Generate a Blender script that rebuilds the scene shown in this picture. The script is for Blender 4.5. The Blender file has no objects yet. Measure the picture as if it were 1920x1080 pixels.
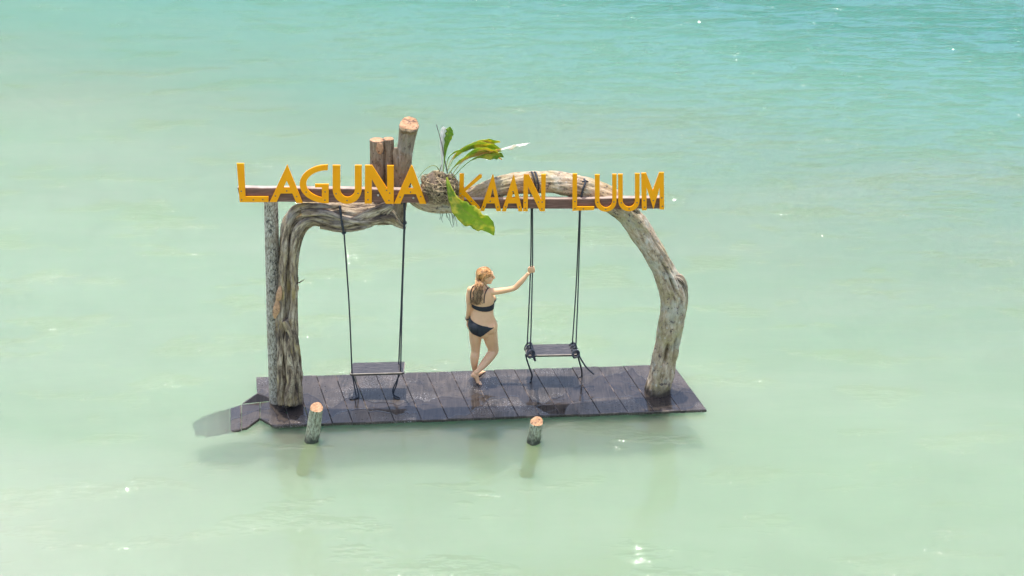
import bpy, bmesh, math, random
from mathutils import Vector, noise, Matrix
from mathutils.bvhtree import BVHTree

R = math.radians
scene = bpy.context.scene
C = scene.collection

# ------------------------------------------------------------------ camera
F_PX, PITCH, CAM_H = 2690.0, R(25.0), 8.97
cam_d = bpy.data.cameras.new('camera')
cam = bpy.data.objects.new('camera', cam_d)
C.objects.link(cam)
cam.location = (0, 0, CAM_H)
cam.rotation_euler = (R(90) - PITCH, 0, 0)
cam_d.sensor_width = 36.0
cam_d.lens = F_PX / 1920.0 * 36.0
cam_d.clip_start = 0.1
cam_d.clip_end = 6000
scene.camera = cam

# ------------------------------------------------------------------ sky and sun
SUN_EL, SUN_AZ = R(82), R(-16)          # azimuth measured from +Y (away from camera), negative = left
sun_dir = Vector((math.sin(SUN_AZ) * math.cos(SUN_EL), math.cos(SUN_AZ) * math.cos(SUN_EL), math.sin(SUN_EL)))
world = bpy.data.worlds.new('World')
scene.world = world
world.use_nodes = True
wn = world.node_tree
wn.nodes.clear()
w_out = wn.nodes.new('ShaderNodeOutputWorld')
w_bg = wn.nodes.new('ShaderNodeBackground')
w_sky = wn.nodes.new('ShaderNodeTexSky')
w_sky.sky_type = 'NISHITA'
w_sky.sun_disc = False
w_sky.sun_elevation = SUN_EL
w_sky.sun_rotation = SUN_AZ
w_sky.air_density = 1.0
w_sky.dust_density = 2.2
w_sky.ozone_density = 1.0
w_bg.inputs['Strength'].default_value = 0.15
wn.links.new(w_sky.outputs[0], w_bg.inputs[0])
wn.links.new(w_bg.outputs[0], w_out.inputs[0])
sun_d = bpy.data.lights.new('sun', 'SUN')
sun_d.energy = 2.1
sun_d.angle = R(0.55)
sun_d.color = (1.0, 0.955, 0.88)
sun = bpy.data.objects.new('sun', sun_d)
C.objects.link(sun)
sun.rotation_euler = (-sun_dir).to_track_quat('-Z', 'Y').to_euler()
sun.location = (-6, 30, 30)

vs = scene.view_settings
vs.view_transform = 'Standard'
vs.look = 'None'
vs.exposure = 1.2
vs.gamma = 1.0
vs.use_curve_mapping = False
scene.cycles.max_bounces = 6
scene.cycles.transparent_max_bounces = 16
scene.cycles.caustics_reflective = False
scene.cycles.caustics_refractive = False
scene.cycles.sample_clamp_indirect = 6.0

# ------------------------------------------------------------------ measuring helpers
FWD = Vector((0, math.cos(PITCH), -math.sin(PITCH)))
UPV = Vector((0, math.sin(PITCH), math.cos(PITCH)))
EYE = Vector((0, 0, CAM_H))


def ray(px, py):
    return Vector((1, 0, 0)) * ((px - 960) / F_PX) + UPV * ((540 - py) / F_PX) + FWD


def at_height(px, py, z):
    d = ray(px, py)
    return EYE + d * ((z - CAM_H) / d.z)


def at_depth(px, py, y):
    d = ray(px, py)
    return EYE + d * (y / d.y)


PXM = 148.0            # pixels per metre around the deck
DECK_Z = 0.07
tb_l = at_height(541, 755, DECK_Z)
tb_r = at_height(1236, 733, DECK_Z)


def arch_y(px):
    t = (px - 541) / (1236 - 541)
    return tb_l.y + (tb_r.y - tb_l.y) * t


def A(px, py, dy=0.0):
    """a point in the vertical plane of the arch, dy metres behind it"""
    return at_depth(px, py, arch_y(px) + dy)


# ------------------------------------------------------------------ object helpers
def tag(o, label=None, cat=None, group=None, kind=None):
    if label: o['label'] = label
    if cat: o['category'] = cat
    if group: o['group'] = group
    if kind: o['kind'] = kind
    return o


def empty(name, loc=(0, 0, 0)):
    o = bpy.data.objects.new(name, None)
    o.empty_display_size = 0.1
    C.objects.link(o)
    o.location = loc
    return o


def link_mesh(name, me, mats, parent=None, smooth=False):
    for m in (mats if isinstance(mats, (list, tuple)) else [mats]):
        me.materials.append(m)
    if smooth:
        me.polygons.foreach_set('use_smooth', [True] * len(me.polygons))
    o = bpy.data.objects.new(name, me)
    C.objects.link(o)
    if parent is not None:
        o.parent = parent
        o.matrix_parent_inverse = Matrix.Translation(parent_world(parent)).inverted()
    return o


def parent_world(p):
    v = Vector(p.location)
    while p.parent is not None:
        # children are built in world coordinates with an identity transform
        p = p.parent
        v = Vector(p.location) if p.type == 'EMPTY' else v
    return v if p.type == 'EMPTY' else Vector((0, 0, 0))


def child(name, me, mats, parent, smooth=False):
    """a part built in world coordinates under a thing (an Empty) or under a part"""
    for m in (mats if isinstance(mats, (list, tuple)) else [mats]):
        me.materials.append(m)
    if smooth:
        me.polygons.foreach_set('use_smooth', [True] * len(me.polygons))
    o = bpy.data.objects.new(name, me)
    C.objects.link(o)
    o.parent = parent
    if parent.type == 'EMPTY':
        o.matrix_parent_inverse = Matrix.Translation(parent.location).inverted()
    else:
        o.matrix_parent_inverse = Matrix.Identity(4)
        if parent.parent is not None and parent.parent.type == 'EMPTY':
            o.matrix_parent_inverse = Matrix.Identity(4)
    return o


def pydata(name, verts, faces):
    me = bpy.data.meshes.new(name)
    me.from_pydata([tuple(v) for v in verts], [], faces)
    me.update()
    return me


def catmull(pts, n):
    """pts: list of equal-length float tuples; n samples evenly in parameter"""
    P = [pts[0]] + list(pts) + [pts[-1]]
    segs = len(pts) - 1
    out = []
    for i in range(n):
        u = i / (n - 1) * segs
        k = min(int(u), segs - 1)
        t = u - k
        p0, p1, p2, p3 = P[k], P[k + 1], P[k + 2], P[k + 3]
        out.append(tuple(0.5 * ((2 * b) + (c - a) * t + (2 * a - 5 * b + 4 * c - d) * t * t + (3 * b - a - 3 * c + d) * t ** 3)
                         for a, b, c, d in zip(p0, p1, p2, p3)))
    return out


def sweep(stations, n_along, n_round, disp=None, cap_tilt=(None, None), ref=Vector((0, 1, 0)), cap_mat=0, rough_cap=0.0):
    """stations: (x,y,z, r_ref, r_side). Returns a closed tube mesh with a UV map (around, along in metres)."""
    S = catmull([tuple(s) for s in stations], n_along)
    cs = [Vector(s[:3]) for s in S]
    verts, faces, uvs, fm = [], [], [], []
    length = 0.0
    prevN = None
    rings = []
    for i, c in enumerate(cs):
        T = (cs[min(i + 1, n_along - 1)] - cs[max(i - 1, 0)]).normalized()
        if i: length += (c - cs[i - 1]).length
        N = prevN if prevN is not None else ref
        N = (N - T * N.dot(T))
        if N.length < 1e-4: N = T.orthogonal()
        N.normalize()
        prevN = N
        B = T.cross(N)
        rN, rB = max(S[i][3], 1e-4), max(S[i][4], 1e-4)
        ring = []
        for k in range(n_round):
            a = 2 * math.pi * k / n_round
            m = disp(a, length, i / (n_along - 1)) if disp else 1.0
            p = c + N * (math.cos(a) * rN * m) + B * (math.sin(a) * rB * m)
            tilt = cap_tilt[0] if i == 0 else cap_tilt[1] if i == n_along - 1 else None
            if tilt is not None:
                off = p - c
                p = p + T * off.dot(Vector(tilt))
            ring.append(len(verts))
            verts.append(p)
        rings.append((ring, length))
    per = 1.0
    for i in range(n_along - 1):
        r0, l0 = rings[i]
        r1, l1 = rings[i + 1]
        for k in range(n_round):
            k2 = (k + 1) % n_round
            faces.append((r0[k], r0[k2], r1[k2], r1[k]))
            uvs += [(k / n_round, l0), ((k + 1) / n_round, l0), ((k + 1) / n_round, l1), (k / n_round, l1)]
            fm.append(0)
    for end, (ring, l), flip in ((0, rings[0], True), (1, rings[-1], False)):
        c = sum((verts[v] for v in ring), Vector()) / n_round
        prev = ring
        for f in (0.66, 0.33):
            new = []
            for v in ring:
                q = c.lerp(verts[v], f)
                q = q + Vector((0, 0, 1)) * rough_cap * noise.noise(q * 30)
                new.append(len(verts))
                verts.append(q)
            for k in range(n_round):
                k2 = (k + 1) % n_round
                q = (prev[k], prev[k2], new[k2], new[k])
                faces.append(tuple(reversed(q)) if flip else q)
                uvs += [(verts[v].x, verts[v].y) for v in faces[-1]]
                fm.append(cap_mat)
            prev = new
        ci = len(verts)
        verts.append(c)
        for k in range(n_round):
            q = (prev[k], prev[(k + 1) % n_round], ci)
            faces.append(tuple(reversed(q)) if flip else q)
            uvs += [(verts[v].x, verts[v].y) for v in faces[-1]]
            fm.append(cap_mat)
    me = pydata('sweep', verts, faces)
    uv = me.uv_layers.new(name='UVMap')
    uv.data.foreach_set('uv', [c for p in uvs for c in p])
    me.polygons.foreach_set('material_index', fm)
    return me


def tube(points, r, n_round=7, n_along=None, r1=None):
    n = len(points)
    st = []
    for i, p in enumerate(points):
        rr = r if r1 is None else r + (r1 - r) * i / (n - 1)
        st.append((p[0], p[1], p[2], rr, rr))
    p0, p1 = Vector(points[0]), Vector(points[-1])
    ref = (p1 - p0).orthogonal()
    return sweep(st, n_along or max(2, (n - 1) * 5), n_round, ref=ref)


def merge(meshes):
    bm = bmesh.new()
    for m in meshes:
        bm.from_mesh(m)
        bpy.data.meshes.remove(m)
    me = bpy.data.meshes.new('merged')
    bm.to_mesh(me)
    bm.free()
    return me


def prism(poly, down, holes=None, chamfer=0.0, worn_idx=0):
    """extrude a 3D polygon (list of Vectors) along vector `down`; optional holes are bridged by triangulation"""
    bm = bmesh.new()
    loops = [poly] + (holes or [])
    top_edges = []
    tv = []
    for lp in loops:
        vs_ = [bm.verts.new(p) for p in lp]
        tv.append(vs_)
        for i in range(len(vs_)):
            top_edges.append(bm.edges.new((vs_[i], vs_[(i + 1) % len(vs_)])))
    if holes:
        res = bmesh.ops.triangle_fill(bm, use_beauty=True, use_dissolve=False, edges=top_edges)
        top = [g for g in res['geom'] if isinstance(g, bmesh.types.BMFace)]
    else:
        top = [bm.faces.new(tv[0])]
    bm.normal_update()
    for f in top:
        if f.normal.dot(down) > 0:
            f.normal_flip()
    ext = bmesh.ops.extrude_face_region(bm, geom=top)
    nv = [g for g in ext['geom'] if isinstance(g, bmesh.types.BMVert)]
    # the extruded copy is the outer face: move the original (now interior boundary) instead
    bmesh.ops.translate(bm, verts=nv, vec=-Vector(down))
    bmesh.ops.translate(bm, verts=bm.verts[:], vec=Vector(down))
    bmesh.ops.recalc_face_normals(bm, faces=bm.faces[:])
    if chamfer > 0:
        dn = Vector(down).normalized()
        bm.normal_update()
        es = [e for e in bm.edges if len(e.link_faces) == 2 and
              any(f.normal.dot(dn) < -0.8 for f in e.link_faces) and any(abs(f.normal.dot(dn)) < 0.5 for f in e.link_faces)]
        r = bmesh.ops.bevel(bm, geom=es, offset=chamfer, segments=1, affect='EDGES', profile=0.5)
        for f in r['faces']:
            f.material_index = worn_idx
    me = bpy.data.meshes.new('prism')
    bm.to_mesh(me)
    bm.free()
    return me


def ellipsoid(center, axes, seg=16, rings=10):
    """axes: three vectors (half-axes)"""
    verts, faces = [], []
    for i in range(rings + 1):
        th = math.pi * i / rings
        for k in range(seg):
            ph = 2 * math.pi * k / seg
            verts.append(Vector(center) + axes[0] * (math.sin(th) * math.cos(ph)) + axes[1] * (math.sin(th) * math.sin(ph)) + axes[2] * math.cos(th))
    for i in range(rings):
        for k in range(seg):
            k2 = (k + 1) % seg
            a, b, c, d = i * seg + k, i * seg + k2, (i + 1) * seg + k2, (i + 1) * seg + k
            faces.append((a, d, c, b))
    me = pydata('ell', verts, faces)
    bm = bmesh.new()
    bm.from_mesh(me)
    bmesh.ops.remove_doubles(bm, verts=bm.verts[:], dist=1e-6)
    bmesh.ops.recalc_face_normals(bm, faces=bm.faces[:])
    bm.to_mesh(me)
    bm.free()
    return me


# ------------------------------------------------------------------ materials
class NT:
    def __init__(self, name):
        self.m = bpy.data.materials.new(name)
        self.m.use_nodes = True
        self.t = self.m.node_tree
        self.t.nodes.clear()
        self.out = self.t.nodes.new('ShaderNodeOutputMaterial')

    def n(self, typ, **kw):
        nd = self.t.nodes.new(typ)
        for k, v in kw.items():
            setattr(nd, k, v)
        return nd

    def l(self, a, b):
        self.t.links.new(a, b)

    def setin(self, sock, v):
        if hasattr(v, 'is_output') or isinstance(v, bpy.types.NodeSocket):
            self.l(v, sock)
        else:
            sock.default_value = v

    def coord(self, kind='Object'):
        return self.n('ShaderNodeTexCoord').outputs[kind]

    def pos(self):
        return self.n('ShaderNodeNewGeometry').outputs['Position']

    def mapping(self, vec, scale=(1, 1, 1), rot=(0, 0, 0), loc=(0, 0, 0)):
        m = self.n('ShaderNodeMapping')
        self.l(vec, m.inputs['Vector'])
        m.inputs['Scale'].default_value = scale
        m.inputs['Rotation'].default_value = rot
        m.inputs['Location'].default_value = loc
        return m.outputs[0]

    def noise(self, vec, scale=5, detail=4, rough=0.5, dist=0.0, out='Fac'):
        nd = self.n('ShaderNodeTexNoise')
        self.l(vec, nd.inputs['Vector'])
        nd.inputs['Scale'].default_value = scale
        nd.inputs['Detail'].default_value = detail
        nd.inputs['Roughness'].default_value = rough
        nd.inputs['Distortion'].default_value = dist
        return nd.outputs[out]

    def ramp(self, fac, stops, interp='LINEAR'):
        r = self.n('ShaderNodeValToRGB')
        self.l(fac, r.inputs[0])
        el = r.color_ramp.elements
        r.color_ramp.interpolation = interp
        while len(el) < len(stops):
            el.new(0.5)
        for e, (p, c) in zip(el, stops):
            e.position = p
            e.color = (c, c, c, 1) if isinstance(c, (int, float)) else (*c, 1)
        return r.outputs[0]

    def mix(self, fac, a, b, mode='MIX'):
        m = self.n('ShaderNodeMix', data_type='RGBA', blend_type=mode)
        self.setin(m.inputs[0], fac)
        for s, v in ((m.inputs[6], a), (m.inputs[7], b)):
            if isinstance(v, tuple) and len(v) == 3: v = (*v, 1)
            self.setin(s, v)
        return m.outputs[2]

    def math(self, op, a, b=0.5, clamp=False):
        m = self.n('ShaderNodeMath', operation=op, use_clamp=clamp)
        self.setin(m.inputs[0], a)
        self.setin(m.inputs[1], b)
        return m.outputs[0]

    def sep(self, vec):
        s = self.n('ShaderNodeSeparateXYZ')
        self.l(vec, s.inputs[0])
        return s.outputs

    def maprange(self, v, a, b, c=0.0, d=1.0, smooth=False):
        m = self.n('ShaderNodeMapRange', interpolation_type='SMOOTHSTEP' if smooth else 'LINEAR')
        self.l(v, m.inputs[0])
        for i, x in enumerate((a, b, c, d)):
            m.inputs[i + 1].default_value = x
        return m.outputs[0]

    def bump(self, h, strength=0.3, dist=0.01, normal=None):
        b = self.n('ShaderNodeBump')
        b.inputs['Strength'].default_value = strength
        b.inputs['Distance'].default_value = dist
        self.l(h, b.inputs['Height'])
        if normal is not None: self.l(normal, b.inputs['Normal'])
        return b.outputs[0]

    def principled(self, color, rough=0.6, normal=None, **kw):
        p = self.n('ShaderNodeBsdfPrincipled')
        if isinstance(color, tuple) and len(color) == 3: color = (*color, 1)
        self.setin(p.inputs['Base Color'], color)
        self.setin(p.inputs['Roughness'], rough)
        if normal is not None: self.l(normal, p.inputs['Normal'])
        for k, v in kw.items():
            self.setin(p.inputs[k.replace('_', ' ')], v)
        return p.outputs[0]

    def done(self, shader):
        self.l(shader, self.out.inputs['Surface'])
        return self.m


def hex_lin(r, g, b):
    f = lambda c: ((c / 255 + 0.055) / 1.055) ** 2.4 if c > 10 else c / 255 / 12.92
    return (f(r), f(g), f(b))


def mat_gnarled(name='gnarled_wood', us=4.0):
    t = NT(name)
    uv = t.coord('UV')
    m = t.mapping(uv, (us, 0.75, 1))
    fibre = t.noise(m, 5, 8, 0.68, 0.5)
    fine = t.noise(t.mapping(uv, (us * 1.6, 3.0, 1)), 4, 6, 0.72)
    blot = t.noise(t.coord('Object'), 3.2, 4, 0.6)
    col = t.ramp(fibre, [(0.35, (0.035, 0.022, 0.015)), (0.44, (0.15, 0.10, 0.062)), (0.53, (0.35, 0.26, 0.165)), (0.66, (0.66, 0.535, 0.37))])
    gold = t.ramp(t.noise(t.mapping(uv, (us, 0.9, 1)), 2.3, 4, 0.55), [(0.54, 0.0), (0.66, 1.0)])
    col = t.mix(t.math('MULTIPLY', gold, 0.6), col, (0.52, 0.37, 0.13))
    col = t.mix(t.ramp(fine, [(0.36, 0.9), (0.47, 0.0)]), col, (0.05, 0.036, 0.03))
    col = t.mix(t.ramp(blot, [(0.52, 0.0), (0.72, 0.55)]), col, (0.42, 0.37, 0.33))
    wet = t.maprange(t.noise(t.coord('Object'), 9, 3), 0, 1, -0.04, 0.08)
    z = t.math('ADD', t.sep(t.pos())[2], wet)
    col = t.mix(t.maprange(z, 0.13, 0.20, 0.85, 0.0), col, (0.03, 0.022, 0.02))
    h = t.math('ADD', t.math('MULTIPLY', fibre, 1.0), t.math('MULTIPLY', fine, 0.5))
    return t.done(t.principled(col, 0.8, t.bump(h, 0.9, 0.02)))


def mat_pale_bark(name='pale_bark', green=0.5, base_wet=True, dark=0.0):
    t = NT(name)
    uv, ob = t.coord('UV'), t.coord('Object')
    mott = t.noise(ob, 9, 8, 0.7, 0.5)
    fib = t.noise(t.mapping(uv, (4, 1.6, 1)), 4.5, 8, 0.72, 0.4)
    col = t.ramp(fib, [(0.30, (0.09, 0.06, 0.038)), (0.41, (0.29, 0.20, 0.12)), (0.53, (0.49, 0.365, 0.24)), (0.70, (0.70, 0.57, 0.41))])
    lich = t.ramp(t.noise(ob, 4.2, 6, 0.65), [(0.50, 0.0), (0.60, 1.0)])
    col = t.mix(t.math('MULTIPLY', lich, 0.5), col, (0.47, 0.47, 0.39))
    algae = t.ramp(t.noise(ob, 3.1, 5, 0.6), [(0.46, 0.0), (0.62, 1.0)])
    col = t.mix(t.math('MULTIPLY', algae, green), col, (0.33, 0.27, 0.10))
    spots = t.ramp(t.noise(ob, 15, 6, 0.72), [(0.36, 0.95), (0.44, 0.0)])
    col = t.mix(spots, col, (0.075, 0.055, 0.05))
    pale = t.ramp(t.noise(ob, 15, 5, 0.6), [(0.60, 0.0), (0.70, 0.6)])
    col = t.mix(pale, col, (0.62, 0.57, 0.50))
    if dark: col = t.mix(dark, col, (0.115, 0.072, 0.04))
    if base_wet:
        z = t.math('ADD', t.sep(t.pos())[2], t.maprange(t.noise(ob, 7, 3), 0, 1, -0.07, 0.1))
        col = t.mix(t.maprange(z, 0.13, 0.24, 0.9, 0.0), col, (0.035, 0.022, 0.018))
    h = t.math('ADD', t.math('MULTIPLY', mott, 1.0), t.math('MULTIPLY', fib, 0.8))
    return t.done(t.principled(col, 0.85, t.bump(h, 0.8, 0.018)))


def mat_speckled():
    t = NT('speckled_post_bark')
    uv, ob = t.coord('UV'), t.coord('Object')
    fib = t.noise(t.mapping(uv, (5, 3.0, 1)), 7, 7, 0.7)
    col = t.ramp(fib, [(0.33, (0.06, 0.046, 0.03)), (0.45, (0.31, 0.265, 0.19)), (0.55, (0.55, 0.49, 0.385)), (0.7, (0.72, 0.66, 0.54))])
    sp = t.ramp(t.noise(t.mapping(ob, (1, 1, 0.5)), 36, 4, 0.65), [(0.38, 0.9), (0.47, 0.0)])
    col = t.mix(sp, col, (0.06, 0.055, 0.045))
    br = t.ramp(t.noise(ob, 5, 4), [(0.5, 0.0), (0.7, 0.6)])
    col = t.mix(br, col, (0.33, 0.26, 0.17))
    h = t.math('SUBTRACT', fib, t.math('MULTIPLY', sp, 0.5))
    return t.done(t.principled(col, 0.9, t.bump(h, 0.7, 0.012)))


def mat_cut(name='cut_wood', c0=(0.30, 0.14, 0.06), c1=(0.56, 0.32, 0.17)):
    t = NT(name)
    ob = t.coord('Object')
    n1 = t.noise(t.mapping(ob, (1, 1, 1)), 22, 6, 0.7)
    col = t.ramp(n1, [(0.3, c0), (0.6, c1), (0.8, (0.68, 0.47, 0.30))])
    crack = t.ramp(t.noise(t.mapping(ob, (5, 14, 5)), 3, 4, 0.6), [(0.36, 1.0), (0.43, 0.0)])
    col = t.mix(crack, col, (0.12, 0.06, 0.04))
    return t.done(t.principled(col, 0.75, t.bump(n1, 0.5, 0.01)))


def mat_stump():
    t = NT('stump_bark')
    uv, ob = t.coord('UV'), t.coord('Object')
    fib = t.noise(t.mapping(uv, (5, 4, 1)), 4, 6, 0.65)
    col = t.ramp(fib, [(0.32, (0.05, 0.045, 0.03)), (0.46, (0.26, 0.25, 0.16)), (0.62, (0.42, 0.43, 0.30)), (0.8, (0.52, 0.52, 0.40))])
    z = t.sep(t.pos())[2]
    zz = t.math('ADD', z, t.maprange(t.noise(ob, 16, 4), 0, 1, -0.10, 0.12))
    dark = t.maprange(zz, 0.03, 0.16, 0.92, 0.0)
    col = t.mix(dark, col, (0.028, 0.03, 0.02))
    algae = t.maprange(z, -0.02, 0.005, 1.0, 0.0)          # algae coat below the waterline
    col = t.mix(algae, col, (0.32, 0.36, 0.02))
    return t.done(t.principled(col, 0.8, t.bump(fib, 0.8, 0.015)))


def mat_deck():
    t = NT('wet_deck_wood')
    p = t.pos()
    ob = t.coord('Object')
    grain = t.noise(t.mapping(p, (16, 1.1, 1), (0, 0, R(14))), 3, 7, 0.65, 0.3)
    info = t.n('ShaderNodeObjectInfo').outputs['Random']
    blot = t.noise(p, 3.0, 6, 0.65, 0.4)
    col = t.ramp(grain, [(0.28, (0.014, 0.011, 0.009)), (0.5, (0.046, 0.038, 0.032)), (0.72, (0.12, 0.096, 0.078))])
    col = t.mix(t.math('MULTIPLY', info, 0.5), col, (0.080, 0.060, 0.046))
    col = t.mix(t.ramp(blot, [(0.48, 0.0), (0.68, 0.55)]), col, (0.13, 0.10, 0.08))
    # film of water washing over the boards
    sp = t.sep(p)
    across = t.math('SUBTRACT', t.math('SUBTRACT', sp[1], t.math('MULTIPLY', sp[0], 0.0645)), tb_l.y - 0.0645 * tb_l.x - 0.10)
    wander = t.math('MULTIPLY', t.math('SUBTRACT', t.noise(t.mapping(p, (1.0, 0.30, 1)), 1.25, 3, 0.5, 0.6), 0.5), 1.9)
    swell = t.math('MULTIPLY', t.math('SUBTRACT', t.noise(t.mapping(p, (1.0, 0.25, 1), (0, 0, 0), (9, 4, 0)), 0.9, 3, 0.5, 0.4), 0.5), 1.0)
    field = t.math('SUBTRACT', t.math('ADD', 0.26, swell), t.math('ABSOLUTE', t.math('ADD', across, wander)))     # metres inside the film's edge
    film = t.maprange(field, 0.0, 0.03, 0.0, 1.0, True)
    edge = t.math('SUBTRACT', 1.0, t.math('MULTIPLY', t.math('ABSOLUTE', field), 45.0), True)
    second = t.math('SUBTRACT', 1.0, t.math('MULTIPLY', t.math('ABSOLUTE', t.math('SUBTRACT', t.noise(t.mapping(p, (0.8, 1.7, 1)), 1.5, 2.5, 0.45, 0.9), 0.47)), 70.0), True)
    edge = t.math('MAXIMUM', edge, t.math('MULTIPLY', second, 0.6))
    lip = t.math('MULTIPLY', edge, t.ramp(t.noise(p, 2.2, 2), [(0.38, 0.25), (0.55, 1.0)]))
    speck = t.ramp(t.noise(p, 60, 3, 0.7), [(0.56, 0.0), (0.66, 1.0)])
    zone = t.ramp(t.noise(t.mapping(p, (0.8, 1.6, 1), (0, 0, 0), (3, 1, 0)), 1.6, 3), [(0.48, 0.0), (0.62, 1.0)])
    speckle = t.math('MULTIPLY', t.math('MULTIPLY', speck, zone), t.math('SUBTRACT', 1.0, film))
    col = t.mix(t.math('MULTIPLY', film, 0.45), col, (0.030, 0.025, 0.024))
    col = t.mix(t.math('MULTIPLY', speckle, 0.75), col, (0.50, 0.47, 0.49))
    col = t.mix(t.math('MULTIPLY', lip, 0.92), col, (0.012, 0.012, 0.018))
    # milky fade of the water with depth, painted onto submerged boards
    milky_fade = t.maprange(t.sep(p)[2], 0.0, -0.10, 0.0, 0.35)
    milky_fade = t.math('MULTIPLY', milky_fade, t.ramp(t.noise(p, 6, 5, 0.7), [(0.40, 0.2), (0.62, 2.2)]))
    col = t.mix(milky_fade, col, (0.30, 0.46, 0.42))
    rough = t.mix(film, t.maprange(t.noise(p, 20, 4), 0.3, 0.7, 0.22, 0.42), 0.10) if False else t.math('ADD', t.math('MULTIPLY', t.math('SUBTRACT', 1.0, film), t.maprange(t.noise(p, 20, 4), 0.3, 0.7, 0.16, 0.36)), 0.09)
    ripple = t.noise(t.mapping(p, (1, 1.6, 1)), 11, 3, 0.5)
    h = t.math('ADD', t.math('MULTIPLY', grain, 0.35), t.math('MULTIPLY', speckle, 0.5))
    h = t.math('MULTIPLY', h, t.math('SUBTRACT', 1.0, t.math('MULTIPLY', film, 0.85)))
    h = t.math('ADD', h, t.math('MULTIPLY', ripple, 0.25))
    h = t.math('ADD', h, t.math('MULTIPLY', lip, 0.3))
    return t.done(t.principled(col, rough, t.bump(h, 0.5, 0.01), Specular_IOR_Level=0.36))


def mat_worn():
    t = NT('worn_plank_edge')
    p = t.pos()
    n = t.noise(p, 6, 5, 0.7)
    col = t.ramp(n, [(0.48, (0.03, 0.022, 0.022)), (0.62, (0.20, 0.15, 0.12)), (0.78, (0.40, 0.32, 0.26))])
    return t.done(t.principled(col, 0.6))


def mat_beam():
    t = NT('brown_beam_wood')
    p = t.pos()
    g = t.noise(t.mapping(p, (1.2, 9, 16)), 3, 6, 0.6, 0.4)
    col = t.ramp(g, [(0.3, (0.075, 0.032, 0.022)), (0.52, (0.155, 0.068, 0.046)), (0.72, (0.26, 0.135, 0.10))])
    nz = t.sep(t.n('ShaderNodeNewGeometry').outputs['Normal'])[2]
    lit_top = t.math('MULTIPLY', t.maprange(nz, 0.4, 0.8), t.ramp(t.noise(p, 12, 4), [(0.3, 0.5), (0.6, 0.95)]))
    col = t.mix(lit_top, col, (0.47, 0.37, 0.30))          # light from above painted into the upper side
    return t.done(t.principled(col, 0.55, t.bump(g, 0.4, 0.006)))


def mat_yellow():
    t = NT('yellow_paint')
    p = t.pos()
    n = t.noise(p, 7, 5, 0.6)
    col = t.ramp(n, [(0.3, (0.92, 0.335, 0.0005)), (0.55, (0.97, 0.37, 0.0005)), (0.8, (0.95, 0.38, 0.003))])
    sc = t.ramp(t.noise(t.mapping(p, (30, 30, 6)), 3, 4, 0.7), [(0.58, 0.0), (0.74, 0.45)])
    col = t.mix(sc, col, (0.62, 0.26, 0.01))
    return t.done(t.principled(col, 0.5, t.bump(n, 0.15, 0.004), Specular_IOR_Level=0.25))


def simple(name, col, rough=0.6, var=0.25, scale=12, bump=0.0, burley=False, **kw):
    t = NT(name)
    ob = t.coord('Object')
    n = t.noise(ob, scale, 5, 0.6)
    d = tuple(c * (1 - var) for c in col)
    b = tuple(min(1, c * (1 + var)) for c in col)
    c = t.ramp(n, [(0.3, d), (0.7, b)])
    sh = t.principled(c, rough, t.bump(n, bump, 0.01) if bump else None, **kw)
    if burley: sh.node.subsurface_method = 'BURLEY'
    return t.done(sh)


def mat_rope():
    t = NT('black_rope')
    uv = t.coord('UV')
    m = t.mapping(uv, (3, 45, 1), (0, 0, R(0)))
    w = t.n('ShaderNodeTexWave', wave_type='BANDS', bands_direction='DIAGONAL')
    t.l(m, w.inputs['Vector'])
    w.inputs['Scale'].default_value = 1.0
    col = t.ramp(w.outputs['Fac'], [(0.0, (0.010, 0.012, 0.018)), (1.0, (0.045, 0.05, 0.065))])
    return t.done(t.principled(col, 0.6, t.bump(w.outputs['Fac'], 0.6, 0.004)))


def mat_leaf(name, g0, g1, y, yellow=0.4):
    t = NT(name)
    uv, ob = t.coord('UV'), t.coord('Object')
    u = t.sep(uv)[0]
    n = t.noise(ob, 9, 4, 0.6)
    col = t.ramp(n, [(0.3, g0), (0.7, g1)])
    rib = t.n('ShaderNodeTexWave', wave_type='BANDS', bands_direction='Y')
    t.l(t.mapping(uv, (1, 60, 1)), rib.inputs['Vector'])
    rib.inputs['Scale'].default_value = 1.0
    col = t.mix(t.math('MULTIPLY', rib.outputs['Fac'], 0.18), col, g0)
    patch = t.ramp(t.noise(ob, 5.5, 4, 0.65), [(0.60 - yellow * 0.25, 0.0), (0.70 - yellow * 0.2, 1.0)])
    col = t.mix(patch, col, y)
    mid = t.math('SUBTRACT', 1.0, t.math('MULTIPLY', t.math('ABSOLUTE', t.math('SUBTRACT', u, 0.5)), 22.0), True)
    col = t.mix(t.math('MULTIPLY', mid, 0.5), col, (0.45, 0.42, 0.10))
    p = t.n('ShaderNodeBsdfPrincipled')
    t.l(col, p.inputs['Base Color'])
    p.inputs['Roughness'].default_value = 0.38
    tr = t.n('ShaderNodeBsdfTranslucent')
    t.l(col, tr.inputs['Color'])
    b = t.bump(rib.outputs['Fac'], 0.3, 0.004)
    t.l(b, p.inputs['Normal'])
    mx = t.n('ShaderNodeMixShader')
    mx.inputs[0].default_value = 0.5
    t.l(p.outputs[0], mx.inputs[1])
    t.l(tr.outputs[0], mx.inputs[2])
    return t.done(mx.outputs[0])


def mat_skin():
    t = NT('skin')
    ob = t.coord('Object')
    n = t.noise(ob, 7, 4, 0.6)
    col = t.ramp(n, [(0.3, (0.72, 0.40, 0.20)), (0.7, (0.82, 0.475, 0.26))])
    return t.done(t.principled(col, 0.45, t.bump(t.noise(ob, 90, 3), 0.08, 0.003), Subsurface_Weight=0.18,
                               Subsurface_Radius=(0.012, 0.005, 0.003), Subsurface_Scale=1.0))


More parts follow.
